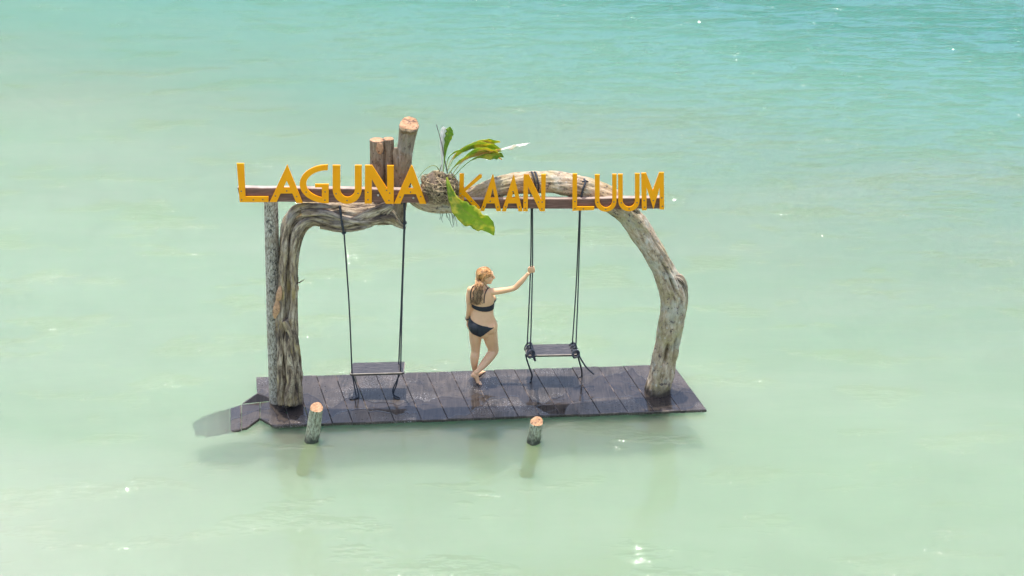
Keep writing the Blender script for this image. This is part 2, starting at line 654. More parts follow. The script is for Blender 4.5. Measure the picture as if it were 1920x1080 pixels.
def mat_hair(name='wet_blonde_hair', k=1.0):
    t = NT(name)
    p = t.pos()
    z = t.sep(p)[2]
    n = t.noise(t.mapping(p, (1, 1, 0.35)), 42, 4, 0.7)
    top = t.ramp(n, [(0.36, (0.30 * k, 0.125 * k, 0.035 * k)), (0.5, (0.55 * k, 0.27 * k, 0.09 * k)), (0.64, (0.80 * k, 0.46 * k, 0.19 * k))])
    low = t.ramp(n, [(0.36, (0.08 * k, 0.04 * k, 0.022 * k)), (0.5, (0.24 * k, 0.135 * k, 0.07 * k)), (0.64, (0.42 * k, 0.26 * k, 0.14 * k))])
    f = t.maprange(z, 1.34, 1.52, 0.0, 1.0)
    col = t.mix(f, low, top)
    return t.done(t.principled(col, 0.34))


def mat_water():
    t = NT('milky_lagoon_water')
    p = t.pos()
    sx = t.sep(p)
    x, y = sx[0], sx[1]
    big = t.noise(t.mapping(p, (0.5, 1, 1)), 0.16, 3, 0.5)
    # depth of the lagoon: shallow marl near and left with painted glare, deeper to the far right
    d = t.math('ADD', t.math('MULTIPLY', t.math('SUBTRACT', y, 13.0), 1 / 26.0), t.math('MULTIPLY', x, 0.018))
    d = t.math('ADD', d, t.maprange(big, 0.3, 0.7, -0.06, 0.06))
    body = t.ramp(t.math('ADD', t.math('MULTIPLY', d, 0.8), 0.12), WATER_STOPS)
    # clouds of stirred-up marl
    cloud = t.ramp(t.noise(t.mapping(p, (0.35, 1.0, 1), (0, 0, R(-8))), 0.55, 4, 0.55), [(0.40, 0.0), (0.68, 0.5)])
    body = t.mix(t.math('MULTIPLY', cloud, t.maprange(d, 0.75, 0.25, 0.0, 1.0)), body, (0.235, 0.252, 0.184))
    # waves
    calm = t.maprange(t.math('ADD', d, t.math('MULTIPLY', x, 0.022)), 0.40, 1.15, 0.0, 1.0)
    w1 = t.noise(t.mapping(p, (0.40, 1.35, 1), (0, 0, R(-4))), 1.15, 3, 0.5, 0.35)
    w2 = t.noise(t.mapping(p, (0.48, 1.5, 1), (0, 0, R(4))), 2.7, 2, 0.5, 0.3)
    w3 = t.noise(t.mapping(p, (0.5, 1.2, 1), (0, 0, R(-10))), 10, 2, 0.6, 0.0)
    # scattered crests
    crest = t.maprange(w1, 0.50, 0.78, 0.0, 1.0, True)
    crest2 = t.maprange(w2, 0.53, 0.76, 0.0, 1.0, True)
    far = t.math('ADD', t.math('MULTIPLY', crest, 0.13), t.math('MULTIPLY', crest2, 0.075))
    near = t.math('ADD', t.math('MULTIPLY', w1, 0.010), t.math('MULTIPLY', w2, 0.006))
    h = t.math('ADD', t.math('MULTIPLY', far, t.maprange(calm, 0, 1, 0.02, 1.0)), near)
    # small steep ripples in scattered patches, which catch the sun
    rp = t.ramp(t.noise(t.mapping(p, (0.45, 1.1, 1), (0, 0, R(-6)), (7, 2, 0)), 1.25, 4, 0.62), [(0.56, 0.0), (0.70, 1.0)])
    h = t.math('ADD', h, t.math('MULTIPLY', w3, t.maprange(rp, 0, 1, 0.003, 0.15)))
    nrm = t.bump(h, 1.0, 1.0)
    body_sh = t.principled(body, 0.6, None, Specular_IOR_Level=0.0, Subsurface_Weight=1.0,
                           Subsurface_Radius=(0.5, 0.8, 0.65), Subsurface_Scale=0.9)
    body_sh.node.subsurface_method = 'BURLEY'
    tr = t.n('ShaderNodeBsdfTransparent')
    tr.inputs[0].default_value = (0.80, 0.97, 0.90, 1)
    mx = t.n('ShaderNodeMixShader')
    t.l(t.maprange(d, 0.25, 0.70, 0.42, 0.10), mx.inputs[0])
    t.l(body_sh, mx.inputs[1])
    t.l(tr.outputs[0], mx.inputs[2])
    gl = t.n('ShaderNodeBsdfGlossy')
    gl.inputs['Roughness'].default_value = 0.04
    t.l(nrm, gl.inputs['Normal'])
    fr = t.n('ShaderNodeFresnel')
    fr.inputs['IOR'].default_value = 1.33
    t.l(nrm, fr.inputs['Normal'])
    mx2 = t.n('ShaderNodeMixShader')
    t.l(t.math('MINIMUM', fr.outputs[0], t.maprange(calm, 0, 1, 0.09, 0.21)), mx2.inputs[0])      # wave backs mask one another at grazing angles
    t.l(mx.outputs[0], mx2.inputs[1])
    t.l(gl.outputs[0], mx2.inputs[2])
    return t.done(mx2.outputs[0])


WATER_STOPS = [(0.0, (0.315, 0.305, 0.245)), (0.10, (0.186, 0.224, 0.146)), (0.296, (0.178, 0.220, 0.139)), (0.456, (0.160, 0.226, 0.144)),  # palest first stop paints glare into the near-left water
               (0.616, (0.120, 0.226, 0.152)), (0.776, (0.078, 0.206, 0.146)), (0.92, (0.045, 0.172, 0.128))]

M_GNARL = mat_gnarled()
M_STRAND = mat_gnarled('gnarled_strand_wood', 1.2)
M_PALE = mat_pale_bark()
M_SPECK = mat_speckled()
M_CUT = mat_cut()
M_STUB = mat_pale_bark('brown_stub_bark', 0.5, False, 0.5)
M_STUMP = mat_stump()
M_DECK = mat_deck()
M_WORN = mat_worn()
M_BEAM = mat_beam()
M_YELLOW = mat_yellow()
M_ROPE = mat_rope()
M_SCREW = simple('dark_screw', (0.10, 0.08, 0.07), 0.4, 0.2)
M_STEEL = simple('steel_bolt', (0.55, 0.53, 0.50), 0.35, 0.1, Metallic=0.8)
M_LEAF = mat_leaf('fern_leaf', (0.24, 0.40, 0.03), (0.46, 0.60, 0.06), (0.80, 0.72, 0.10), 0.5)
M_LEAF_Y = mat_leaf('yellowing_fern_leaf', (0.42, 0.50, 0.05), (0.70, 0.68, 0.09), (0.82, 0.58, 0.18), 0.9)
M_LEAF_D = mat_leaf('dark_fern_leaf', (0.18, 0.34, 0.025), (0.34, 0.52, 0.04), (0.66, 0.64, 0.08), 0.35)
M_LEAF_DRY = mat_leaf('bleached_fern_leaf', (0.86, 0.82, 0.74), (0.95, 0.92, 0.86), (0.8, 0.72, 0.6), 0.1)
M_STALK = simple('fern_stalk', (0.22, 0.24, 0.05), 0.5)
M_STALK_D = simple('dry_stalk', (0.15, 0.12, 0.10), 0.6)
M_ROOTS = simple('dry_root_fibre', (0.38, 0.28, 0.16), 0.9, 0.6, 25)
M_ROOTS_D = simple('root_core', (0.14, 0.10, 0.065), 0.95, 0.5, 40, 0.8)
M_ROOTLET = simple('hanging_rootlet', (0.06, 0.07, 0.045), 0.9)
M_SKIN = mat_skin()
M_HAIR = mat_hair()
M_HAIR_L = mat_hair('light_hair_lock', 1.25)
M_HAIR_D = mat_hair('dark_wet_hair_lock', 0.42)
M_BIKINI = simple('black_swimwear', (0.012, 0.014, 0.020), 0.6, 0.2)
M_EYE = simple('dark_eye', (0.03, 0.02, 0.02), 0.3)
M_BAND = simple('wristband', (0.03, 0.03, 0.035), 0.4)
M_LIP = simple('lips', (0.45, 0.16, 0.13), 0.45)
M_BED = simple('marl_bed', (0.74, 0.74, 0.55), 0.95, 0.08, 1.5, Subsurface_Weight=1.0, Subsurface_Radius=(0.6, 0.9, 0.7), Subsurface_Scale=1.0, burley=True)
M_WATER = mat_water()

# ------------------------------------------------------------------ water and lagoon bed
BIG = 1500.0
BED_Z = -0.45


def box_mesh(x0, x1, y0, y1, z0, z1):
    v = [(x, y, z) for z in (z0, z1) for y in (y0, y1) for x in (x0, x1)]
    f = [(0, 2, 3, 1), (4, 5, 7, 6), (0, 1, 5, 4), (2, 6, 7, 3), (0, 4, 6, 2), (1, 3, 7, 5)]
    return pydata('box', v, f)


water = link_mesh('lagoon_water', box_mesh(-BIG, BIG, -200, BIG * 2, -8.0, 0.0), M_WATER)
tag(water, 'pale milky green lagoon water turning turquoise in the distance', 'water', kind='structure')

bv, bf = [], []
NX = NY = 60
for j in range(NY + 1):
    for i in range(NX + 1):
        u, v = i / NX * 2 - 1, j / NY * 2 - 1
        x, y = math.copysign(abs(u) ** 3, u) * BIG, 16 + math.copysign(abs(v) ** 3, v) * BIG
        slope = max(0.0, (y - 18) * 0.02 + x * 0.02)
        z = max(-6.5, BED_Z - slope) + 0.05 * noise.noise(Vector((x * 0.5, y * 0.5, 0)))
        if math.hypot(x, y - 16) < 5: z = BED_Z
        bv.append((x, y, z))
for j in range(NY):
    for i in range(NX):
        a = j * (NX + 1) + i
        bf.append((a, a + 1, a + NX + 2, a + NX + 1))
bed = link_mesh('lagoon_bed', pydata('bed', bv, bf), M_BED, smooth=True)
tag(bed, 'white marl bed of the shallow lagoon', 'lake bed', kind='structure')

# ------------------------------------------------------------------ deck
random.seed(4)
deck = empty('deck', at_height(890, 745, 0.0))
tag(deck, 'low dark wet plank deck just above the water, left end broken and sunken', 'deck')
TH = 0.035


def deck_plank(px_poly, zs=DECK_Z, name='plank', th=TH, chamfer=0.006):
    pts = []
    for k, q in enumerate(px_poly):
        z = zs[k] if isinstance(zs, (list, tuple)) else zs
        pts.append(at_height(q[0], q[1], z))
    me = prism(pts, Vector((0, 0, -th)), chamfer=chamfer, worn_idx=1)
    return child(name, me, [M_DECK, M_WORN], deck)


def edge_back(t): return (480 + t * 782, 707 - t * 24)
def edge_front(t): return (505 + t * 820, 798 - t * 30)


N_PLANK = 19
cuts = [0.0]
for i in range(N_PLANK):
    cuts.append(cuts[-1] + random.uniform(0.8, 1.2))
cuts = [c / cuts[-1] for c in cuts]
for i in range(N_PLANK):
    g = random.choice((0.15, 0.25, 0.4, 0.3, 0.55)) / 800
    t0, t1 = cuts[i] + g, cuts[i + 1] - g * 0.4
    b0, b1, f0, f1 = edge_back(t0), edge_back(t1), edge_front(t0), edge_front(t1)
    jb, jf = random.uniform(-0.6, 0.6), random.uniform(-0.6, 0.6)
    if i == N_PLANK - 1: jb = jf = 0
    z = DECK_Z + random.uniform(-0.004, 0.004)
    if i == 0:
        def on_right(py):
            k = (py - b1[1]) / (f1[1] - b1[1])
            return (b1[0] + (f1[0] - b1[0]) * k, py)
        deck_plank([b0, b1, on_right(748), (519, 750), (482, 738)], z)
        lower_right_top, lower_right_bot = on_right(751), f1
    else:
        deck_plank([(b0[0], b0[1] + jb), (b1[0], b1[1] + jb), (f1[0], f1[1] + jf), (f0[0], f0[1] + jf)], z)
# broken front-left corner
deck_plank([(488, 754.5), (519, 751.8), lower_right_top, lower_right_bot, (516, 799), (488, 784)], DECK_Z - 0.003)
deck_plank([(453, 758), (487, 754.8), (487, 783.5), (463, 801), (453, 803)], [DECK_Z - 0.012, DECK_Z - 0.004, DECK_Z - 0.002, DECK_Z - 0.010, DECK_Z - 0.014])
# sunken tongue of boards that slides under the water
xs = [452, 430, 408, 386, 364]
yt = [758.5, 765, 771, 778, 788]
yb = [804, 809, 813, 815, 811]
zz = [0.055, -0.002, -0.012, -0.030, -0.060]
for i in range(4):
    a, b = i, i + 1
    j0, j1 = (0, 0) if i == 0 else (random.uniform(-4, 3), random.uniform(-2, 5))
    if i == 0:
        deck_plank([(xs[b] + 1.2, yt[b] + j0), (xs[a], yt[a] + j0), (xs[a], yb[a] + j1), (xs[b] + 1.2, yb[b] + j1)], [zz[b], zz[a], zz[a], zz[b]], chamfer=0.012)
        continue
    poly, zs_ = [], []
    for u, v in ((1, 0), (.66, 0), (.33, 0), (0, 0), (0, .5), (0, 1), (.33, 1), (.66, 1), (1, 1), (1, .66), (1, .33)):
        q = 1.0 if 0 < v < 1 else 2.6
        px_ = xs[a] + (xs[b] + 1.0 - xs[a]) * u + (random.uniform(-5, 4) if u == 1 and i == 3 else random.uniform(-.4, .4))
        py_ = (yt[a] + (yt[b] - yt[a]) * u) * (1 - v) + (yb[a] + (yb[b] - yb[a]) * u) * v + random.uniform(-q, q)
        poly.append((px_, py_))
        zs_.append(zz[a] + (zz[b] - zz[a]) * u + random.uniform(-.006, .006))
    deck_plank(poly, zs_, chamfer=0.0)
# broken board end standing up in the gap behind the tongue
p_l, p_r = at_height(454, 757.5, 0.055), at_height(520, 751, 0.055)
p_t = at_depth(483, 737.5, (p_l.y + p_r.y) / 2 + 0.05)
child('broken_board', prism([p_l, p_r, p_t], Vector((0, 0.022, 0)), chamfer=0.003, worn_idx=1), [M_DECK, M_WORN], deck)
# bearers and legs under the boards
for k, v in enumerate((0.14, 0.5, 0.86)):
    def dp(t):
        b, f = edge_back(t), edge_front(t)
        return at_height(b[0], b[1], DECK_Z).lerp(at_height(f[0], f[1], DECK_Z), v)
    p0, p1 = dp(0.045), dp(0.985)
    dirv = (p1 - p0).normalized()
    nv = Vector((-dirv.y, dirv.x, 0)) * 0.03
    zt = Vector((0, 0, -TH - 0.006))
    me = prism([p0 - nv + zt, p1 - nv + zt, p1 + nv + zt, p0 + nv + zt], Vector((0, 0, -0.05)))
    child('bearer', me, M_DECK, deck)
    for t in ((0.12, 0.36, 0.64, 0.92) if k == 0 else ()):
        q = dp(t)
        child('support_leg', tube([(q.x, q.y, BED_Z - 0.05), (q.x, q.y, DECK_Z - TH - 0.058)], 0.055, 10, 2), M_STUMP, deck, True)

# ------------------------------------------------------------------ gnarled left trunk
SC = 1.0 / PXM


def px_stations(rows, dy=0.0, depth_ratio=1.0):
    out = []
    for r in rows:
        px, py, hw = r[:3]
        d = r[3] if len(r) > 3 else 0.0
        p = A(px, py, dy + d)
        out.append((p.x, p.y, p.z, hw * SC * depth_ratio, hw * SC))
    return out


def gnarl(seed, amp, k=2.0, freq=0.75, twist=0.5, bumps=0.05):
    """lobed, grooved bark: rounded ribs parted by narrow creases that run along the trunk and twist"""
    def f(a, s, t):
        aa = a + twist * s + 0.25 * noise.noise(Vector((s * 1.7, seed, 0)))
        v = Vector((math.cos(aa) * k + seed, math.sin(aa) * k, s * freq))
        c1 = min(1.0, abs(noise.noise(v)) * 4.0)
        c2 = min(1.0, abs(noise.noise(v * 2.1 + Vector((7, 3, 1)))) * 4.0)
        c3 = min(1.0, abs(noise.noise(v * 4.4 + Vector((3, 9, 5)))) * 4.0)
        b = noise.noise(Vector((math.cos(a) * 1.5, math.sin(a) * 1.5, s * 3 + seed)))
        return 1 + amp * (0.55 * math.sqrt(c1) + 0.35 * math.sqrt(c2) + 0.18 * math.sqrt(c3) - 0.85) + bumps * b
    return f


def base_foot(p, rows):
    """carry a trunk through the deck down to the bed"""
    return rows


trunk_l = empty('gnarled_trunk', Vector((tb_l.x, tb_l.y, BED_Z)))
tag(trunk_l, 'gnarled twisted driftwood trunk bending right under the left yellow letters', 'tree trunk')
rows = [(542, 757, 25), (541, 730, 23), (540, 690, 21.5), (538, 640, 20.5), (538, 595, 19.5), (540, 550, 16.5), (541, 500, 16.5), (546, 455, 19), (556, 420, 21),
        (580, 402, 22), (620, 402, 23), (665, 405, 22), (700, 402, 22), (728, 402, 19), (746, 413, 10), (759, 424, 3)]
st = px_stations(rows)
foot = (st[0][0], st[0][1], BED_Z - 0.1, 0.15, 0.15)
st = [(q[0], q[1] + 0.02, q[2], q[3] * 0.62, q[4] * 0.66) for q in st]
full = [(q[0], q[1], q[2], q[3] / 0.62, q[4] / 0.66) for q in st]
me = sweep([foot] + st, 360, 140, gnarl(3.1, 0.66, 1.15, 0.40, 0.55, 0.14))
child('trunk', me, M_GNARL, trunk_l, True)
# the trunk is a bundle of fused, twisting roots
random.seed(33)
SP = catmull(full, 120)
for k in range(9):
    ph = k / 9 * 2 * math.pi + random.uniform(-0.25, 0.25)
    tw = random.uniform(0.9, 1.5)
    thick = random.uniform(0.26, 0.44)
    a0, a1 = (0, 119) if k % 3 else (random.randint(0, 10), random.randint(95, 119))
    rows_k, L = [], 0.0
    for i in range(a0, a1 + 1, 3):
        q = SP[i]
        T = (Vector(SP[min(i + 2, 119)][:3]) - Vector(SP[max(i - 2, 0)][:3])).normalized()
        N = Vector((0, 1, 0)); N = (N - T * N.dot(T)).normalized()
        B = T.cross(N)
        s_ = i / 119 * 4.2
        an = ph + tw * s_ * 0.55 + 0.55 * noise.noise(Vector((s_ * 1.1, k * 7.3, 0)))
        rad = q[4] * (0.68 + 0.12 * noise.noise(Vector((s_ * 2, k * 3.1, 5))))
        c = Vector(q[:3]) + N * (math.cos(an) * rad * 0.95) + B * (math.sin(an) * rad)
        r = q[4] * thick * (1 + 0.55 * noise.noise(Vector((s_ * 1.6, k * 5.7, 9))))
        if i - a0 < 3 and a0 > 0 or a1 - i < 3: r *= 0.4
        rows_k.append((c.x, c.y, c.z, r, r))
    me = sweep(rows_k, 200, 30, gnarl(71 + k * 3, 0.40, 1.0, 1.3, 0.9, 0.16))
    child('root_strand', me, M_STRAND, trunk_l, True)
# finer roots that have grown along it
strands = [
    [(527, 757, 8, -.12), (526, 700, 7, -.12), (527, 640, 6, -.11), (529, 560, 5, -.10), (533, 480, 6, -.09), (540, 425, 6, -.10), (556, 395, 7, -.11), (590, 386, 6, -.10), (640, 387, 4, -.06)],
    [(541, 757, 10, -.15), (545, 700, 9, -.15), (541, 650, 7, -.14), (548, 590, 6, -.12), (551, 540, 6, -.10), (549, 480, 6, -.10), (560, 432, 7, -.12), (585, 412, 6, -.13), (640, 420, 6, -.12), (700, 398, 7, -.12), (735, 384, 6, -.10)],
    [(560, 757, 7, -.08), (558, 700, 7, -.09), (556, 650, 5, -.09), (553, 600, 5, -.09), (553, 560, 5, -.07)],
    [(534, 600, 8, -.12), (548, 630, 7, -.13), (553, 680, 7, -.11), (551, 730, 8, -.12), (553, 758, 8, -.12)],
    [(566, 400, 6, -.13), (610, 398, 6, -.15), (650, 412, 5, -.14), (690, 414, 7, -.12), (725, 408, 9, -.10), (752, 424, 4, -.03), (761, 428, 1.5, -.02)],
    [(600, 425, 4, -.08), (640, 430, 5, -.09), (690, 422, 5, -.10), (720, 400, 6, -.10), (738, 384, 5, -.06)],
]
for k, srow in enumerate(strands):
    me = sweep(px_stations(srow, dy=-0.035, depth_ratio=0.9), 110, 26, gnarl(11 + k, 0.5, 1.1, 1.6, 1.2, 0.45))
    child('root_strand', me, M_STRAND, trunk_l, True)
# torn pale wood where a limb was ripped off
me = sweep(px_stations([(526, 536, 2, -.15), (524, 548, 5, -.17), (522, 560, 5, -.17), (520, 563, 3, -.16), (519, 578, 6, -.165), (516, 590, 4.5, -.16), (515, 597, 1.5, -.15)], depth_ratio=0.35), 40, 14, gnarl(5, .3, 1.3, 9))
child('torn_wood', me, M_CUT, trunk_l, True)
me = sweep(px_stations([(556, 546, 3, -.04), (556, 538, 4, -.05), (556, 533, 2, -.04)]), 16, 12)
child('branch_scar', me, M_CUT, trunk_l, True)
me = tube([A(555, 538, -.02), A(558, 528, -.03), A(559, 519, -.04)], 0.014, 7, 12, 0.005)
child('twig', me, M_GNARL, trunk_l, True)
me = tube([A(558, 532, -.03), A(564, 528, -.05), A(571, 524, -.06)], 0.010, 7, 12, 0.004)
child('twig', me, M_GNARL, trunk_l, True)
# upright sawn stub of the same trunk
rows = [(738, 412, 15, .06), (745, 385, 16, .06), (752, 350, 15.5, .05), (755, 315, 15, .05), (758, 285, 14.5, .05), (763, 258, 15, .05), (766, 236, 16.5, .05)]
me = sweep(px_stations(rows), 110, 64, gnarl(8.2, 0.20, 1.8, 1.2, 0.3, 0.16), cap_tilt=(None, (0.05, 0.65, 0)), cap_mat=1, rough_cap=0.03)
child('sawn_stub', me, [M_STUB, M_CUT], trunk_l, True)
me = sweep(px_stations([(752, 335, 8, .03), (746, 312, 7, .02), (743, 290, 6, .02), (742, 277, 3, .02)]), 30, 24, gnarl(2.2, 0.2, 1.5, 3, 0.3, 0.15))
child('fork_stub', me, M_STUB, trunk_l, True)

# ------------------------------------------------------------------ straight speckled post on the left
pb = at_height(519, 752, DECK_Z)
post = empty('bark_post', (pb.x, pb.y, BED_Z))
tag(post, 'straight pale grey speckled bark post left of the gnarled trunk', 'post')


def PY(px, py, y): return at_depth(px, py, y)


st = []
for px, py, hw in ((519, 756, 13.5), (517, 690, 13.5), (514, 620, 12.8), (512, 540, 12.3), (510, 460, 12.6), (508, 378, 12), (508, 366, 12)):
    p = PY(px, py, pb.y)
    st.append((p.x, p.y, p.z, hw * SC, hw * SC))
me = sweep([(st[0][0], st[0][1], BED_Z - 0.1, .09, .09)] + st, 150, 40, gnarl(21, 0.04, 2.5, 1.5, 0.1, 0.05), cap_mat=1)
child('pole', me, [M_SPECK, M_CUT], post, True)

# ------------------------------------------------------------------ right arched trunk
trunk_r = empty('arched_trunk', Vector((tb_r.x, tb_r.y, BED_Z)))
tag(trunk_r, 'thick pale mottled driftwood trunk arching from the right deck end behind the letters', 'tree trunk')
dents = []


def arch_disp(a, s, t):
    g = gnarl(31.7, 0.16, 1.6, 1.1, 0.2, 0.14)(a, s, t)
    fine = noise.noise(Vector((math.cos(a) * 5, math.sin(a) * 5, s * 6)))
    m = g + 0.05 * fine + 0.035 * noise.noise(Vector((math.cos(a) * 10, math.sin(a) * 10, s * 12))) + 0.06 * noise.noise(Vector((math.cos(a) * 2, math.sin(a) * 2, s * 7)))
    for da, ds, wa, ws, depth in DENTS:
        q = ((a - da) / wa) ** 2 + ((s - ds) / ws) ** 2
        if q < 6: m -= depth / (1 + q ** 3)
        if 0.5 < q < 5: m += 0.05 * math.exp(-((q - 2.0) ** 2) * 1.5)
    return m


# camera side is angle pi; +X side is 3*pi/2 for a trunk running upward
B0 = 0.95   # length of trunk hidden below the deck
DENTS = [(math.pi - 0.10, B0 + 0.26, 0.22, 0.13, 0.75), (math.pi + 0.75, B0 + 0.34, 0.15, 0.15, 0.70), (math.pi + 0.25, B0 + 1.45, 0.10, 0.09, 0.5),
         (math.pi + 0.2, B0 + 1.22, 0.10, 0.11, 0.5), (math.pi - 0.6, B0 + 3.0, 0.3, 0.1, 0.15), (math.pi + 0.7, B0 + 1.62, 0.12, 0.28, 0.2)]
rows = [(1234, 736, 24.5), (1240, 700, 23), (1247, 665, 21.5), (1253, 635, 21), (1259, 600, 22), (1263, 565, 23.5), (1258, 535, 23.5), (1245, 505, 20), (1230, 478, 20),
        (1213, 450, 20), (1193, 420, 20), (1168, 394, 20.5), (1135, 370, 20.5), (1095, 354, 20), (1050, 344, 19.5), (1005, 341, 18.5), (960, 345, 18), (925, 354, 18), (893, 366, 18), (862, 378, 18), (830, 381, 17), (798, 378, 16), (774, 368, 13), (762, 362, 8)]
st = px_stations(rows)
me = sweep([(st[0][0] - 0.05, st[0][1], BED_Z - 0.1, .17, .17)] + st, 420, 96, arch_disp)
child('trunk', me, M_PALE, trunk_r, True)
# bark fold on the outside of the bend
me = sweep(px_stations([(1262, 519, 5, -.06), (1272, 522, 9, -.05), (1280, 535, 9, -.03), (1282, 555, 8, -.02), (1281, 580, 7, -.01), (1278, 600, 4, -.01)]), 60, 26, gnarl(41, 0.35, 1.4, 4, 0.8, 0.2))
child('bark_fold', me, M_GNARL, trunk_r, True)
me = sweep(px_stations([(1166, 378, 7, -.03), (1180, 386, 8, -.05), (1192, 398, 7, -.04), (1200, 412, 3, -.02)]), 30, 20, gnarl(43, 0.3, 1.4, 4, 0.8, 0.2))
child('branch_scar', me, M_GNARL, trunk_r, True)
for (px, py, r) in ((1145, 352, 3), (1157, 358, 3)):
    p, q = A(px, py + 10, 0), A(px, py, -.02)
    child('branch_nub', tube([p, p.lerp(q, .6), q], 0.035, 10, 10, 0.018), M_PALE, trunk_r, True)

# ------------------------------------------------------------------ pair of short posts behind the left beam
for k, (rows, lab) in enumerate((
        ([(708, 392, 13, .10), (707, 330, 12.5, .10), (707, 262, 12.5, .10)], 'short brown sawn post with split pale face, left of the pair behind the letters'),
        ([(733, 392, 9.5, .12), (730, 330, 9.5, .12), (728, 260, 9.5, .12)], 'short thin brown sawn post, right of the pair behind the letters'))):
    st = px_stations(rows)
    e = empty('short_post', st[0][:3])
    tag(e, lab, 'post', 'short posts behind the left beam')
    me = sweep(st, 70, 40, gnarl(51 + k * 9, 0.10, 2.0, 1.6, 0.1, 0.05), cap_mat=1, rough_cap=0.015)
    child('pole', me, [M_STUB, M_CUT], e, True)
    if k == 0:
        me = sweep(px_stations([(712, 268, 4.5, .015), (712, 280, 6.5, .012), (711, 288, 3, .018)], depth_ratio=0.35), 24, 14, gnarl(57, 0.15, 1.4, 5))
        child('split_face', me, M_CUT, e, True)

# ------------------------------------------------------------------ sign beams and letters
BEAM_DY = -0.20


def beam(px_front, parent, depth=0.075):
    pts = [A(px, py, BEAM_DY) for px, py in px_front]
    d = Vector((0, depth, 0))
    # extrude away from the camera with a few cuts so the top edge is slightly wavy
    n = 14
    bm = bmesh.new()
    rings = []
    for i in range(n + 1):
        t = i / n
        top = pts[0].lerp(pts[1], t)
        bot = pts[3].lerp(pts[2], t)
        j = Vector((0, 0, 0.006 * noise.noise(top * 2.5)))
        rings.append([bm.verts.new(bot), bm.verts.new(top + j), bm.verts.new(top + j * 1.5 + d + Vector((0, 0, 0.004))), bm.verts.new(bot + d)])
    for i in range(n):
        for k in range(4):
            bm.faces.new((rings[i][k], rings[i][(k + 1) % 4], rings[i + 1][(k + 1) % 4], rings[i + 1][k]))
    bm.faces.new(rings[0])
    bm.faces.new(list(reversed(rings[-1])))
    bmesh.ops.recalc_face_normals(bm, faces=bm.faces[:])
    bmesh.ops.bevel(bm, geom=[e for e in bm.edges if e.calc_face_angle(0) > 1.0], offset=0.005, segments=2, affect='EDGES')
    me = bpy.data.meshes.new('beam')
    bm.to_mesh(me)
    bm.free()
    return child('beam', me, M_BEAM, parent)


def arc(cx, cy, rx, ry, a0, a1, n=18):
    return [(cx + rx * math.cos(R(a0 + (a1 - a0) * i / n)), cy + ry * math.sin(R(a0 + (a1 - a0) * i / n))) for i in range(n + 1)]


def U_shape(l0, l1, r0, r1, ytop_l, ytop_r, ybot, inner_bot):
    cx, rx = (l0 + r1) / 2, (r1 - l0) / 2
    ci, ri = (l1 + r0) / 2, (r0 - l1) / 2
    cy = ybot - rx
    return ([(l0, ytop_l)] + arc(cx, cy, rx, ybot - cy, 180, 0) + [(r1, ytop_r), (r0, ytop_r)] + arc(ci, cy, ri, inner_bot - cy, 0, 180) + [(l1, ytop_l)])


Z1 = lambda p: (430 + p[0] / 4.5, 210 + p[1] / 4.5)
Z2 = lambda p: (760 + p[0] / 4.32, 210 + p[1] / 4.32)
Z3 = lambda p: (1000 + p[0] / 5.684, 290 + p[1] / 5.684)
G_poly = arc(832, 603, 237, 163, 270, 90, 30) + [(840, 766), (840, 603), (725, 603), (725, 632), (782, 632), (782, 716)] + arc(832, 603, 182, 117, 106, 270, 26)
LAGUNA = [
    ('L', Z1, [(65, 430), (125, 430), (138, 708), (332, 708), (332, 755), (90, 755)], None, [(103, 663), (107, 735), (205, 735), (285, 733)]),
    ('A', Z1, [(490, 440), (620, 762), (568, 762), (533, 682), (435, 682), (402, 755), (342, 755)], [(486, 575), (460, 633), (514, 633)], [(487, 660), (392, 702), (570, 708)]),
    ('G', Z1, G_poly, None, [(650, 670), (810, 668), (808, 738)]),
    ('U', Z1, U_shape(873, 937, 1060, 1118, 445, 445, 770, 712), None, [(903, 684), (1088, 680), (995, 741)]),
    ('N', Z1, [(1146, 445), (1205, 445), (1332, 640), (1332, 447), (1388, 447), (1388, 770), (1322, 770), (1203, 560), (1203, 768), (1143, 768)], None, [(1170, 672), (1172, 735), (1328, 655), (1355, 678), (1348, 740)]),
    ('A', Z1, [(1535, 445), (1548, 455), (1662, 770), (1608, 770), (1575, 688), (1478, 688), (1445, 768), (1390, 768)], [(1530, 590), (1508, 640), (1556, 640)], [(1530, 670), (1442, 712), (1615, 708)]),
]
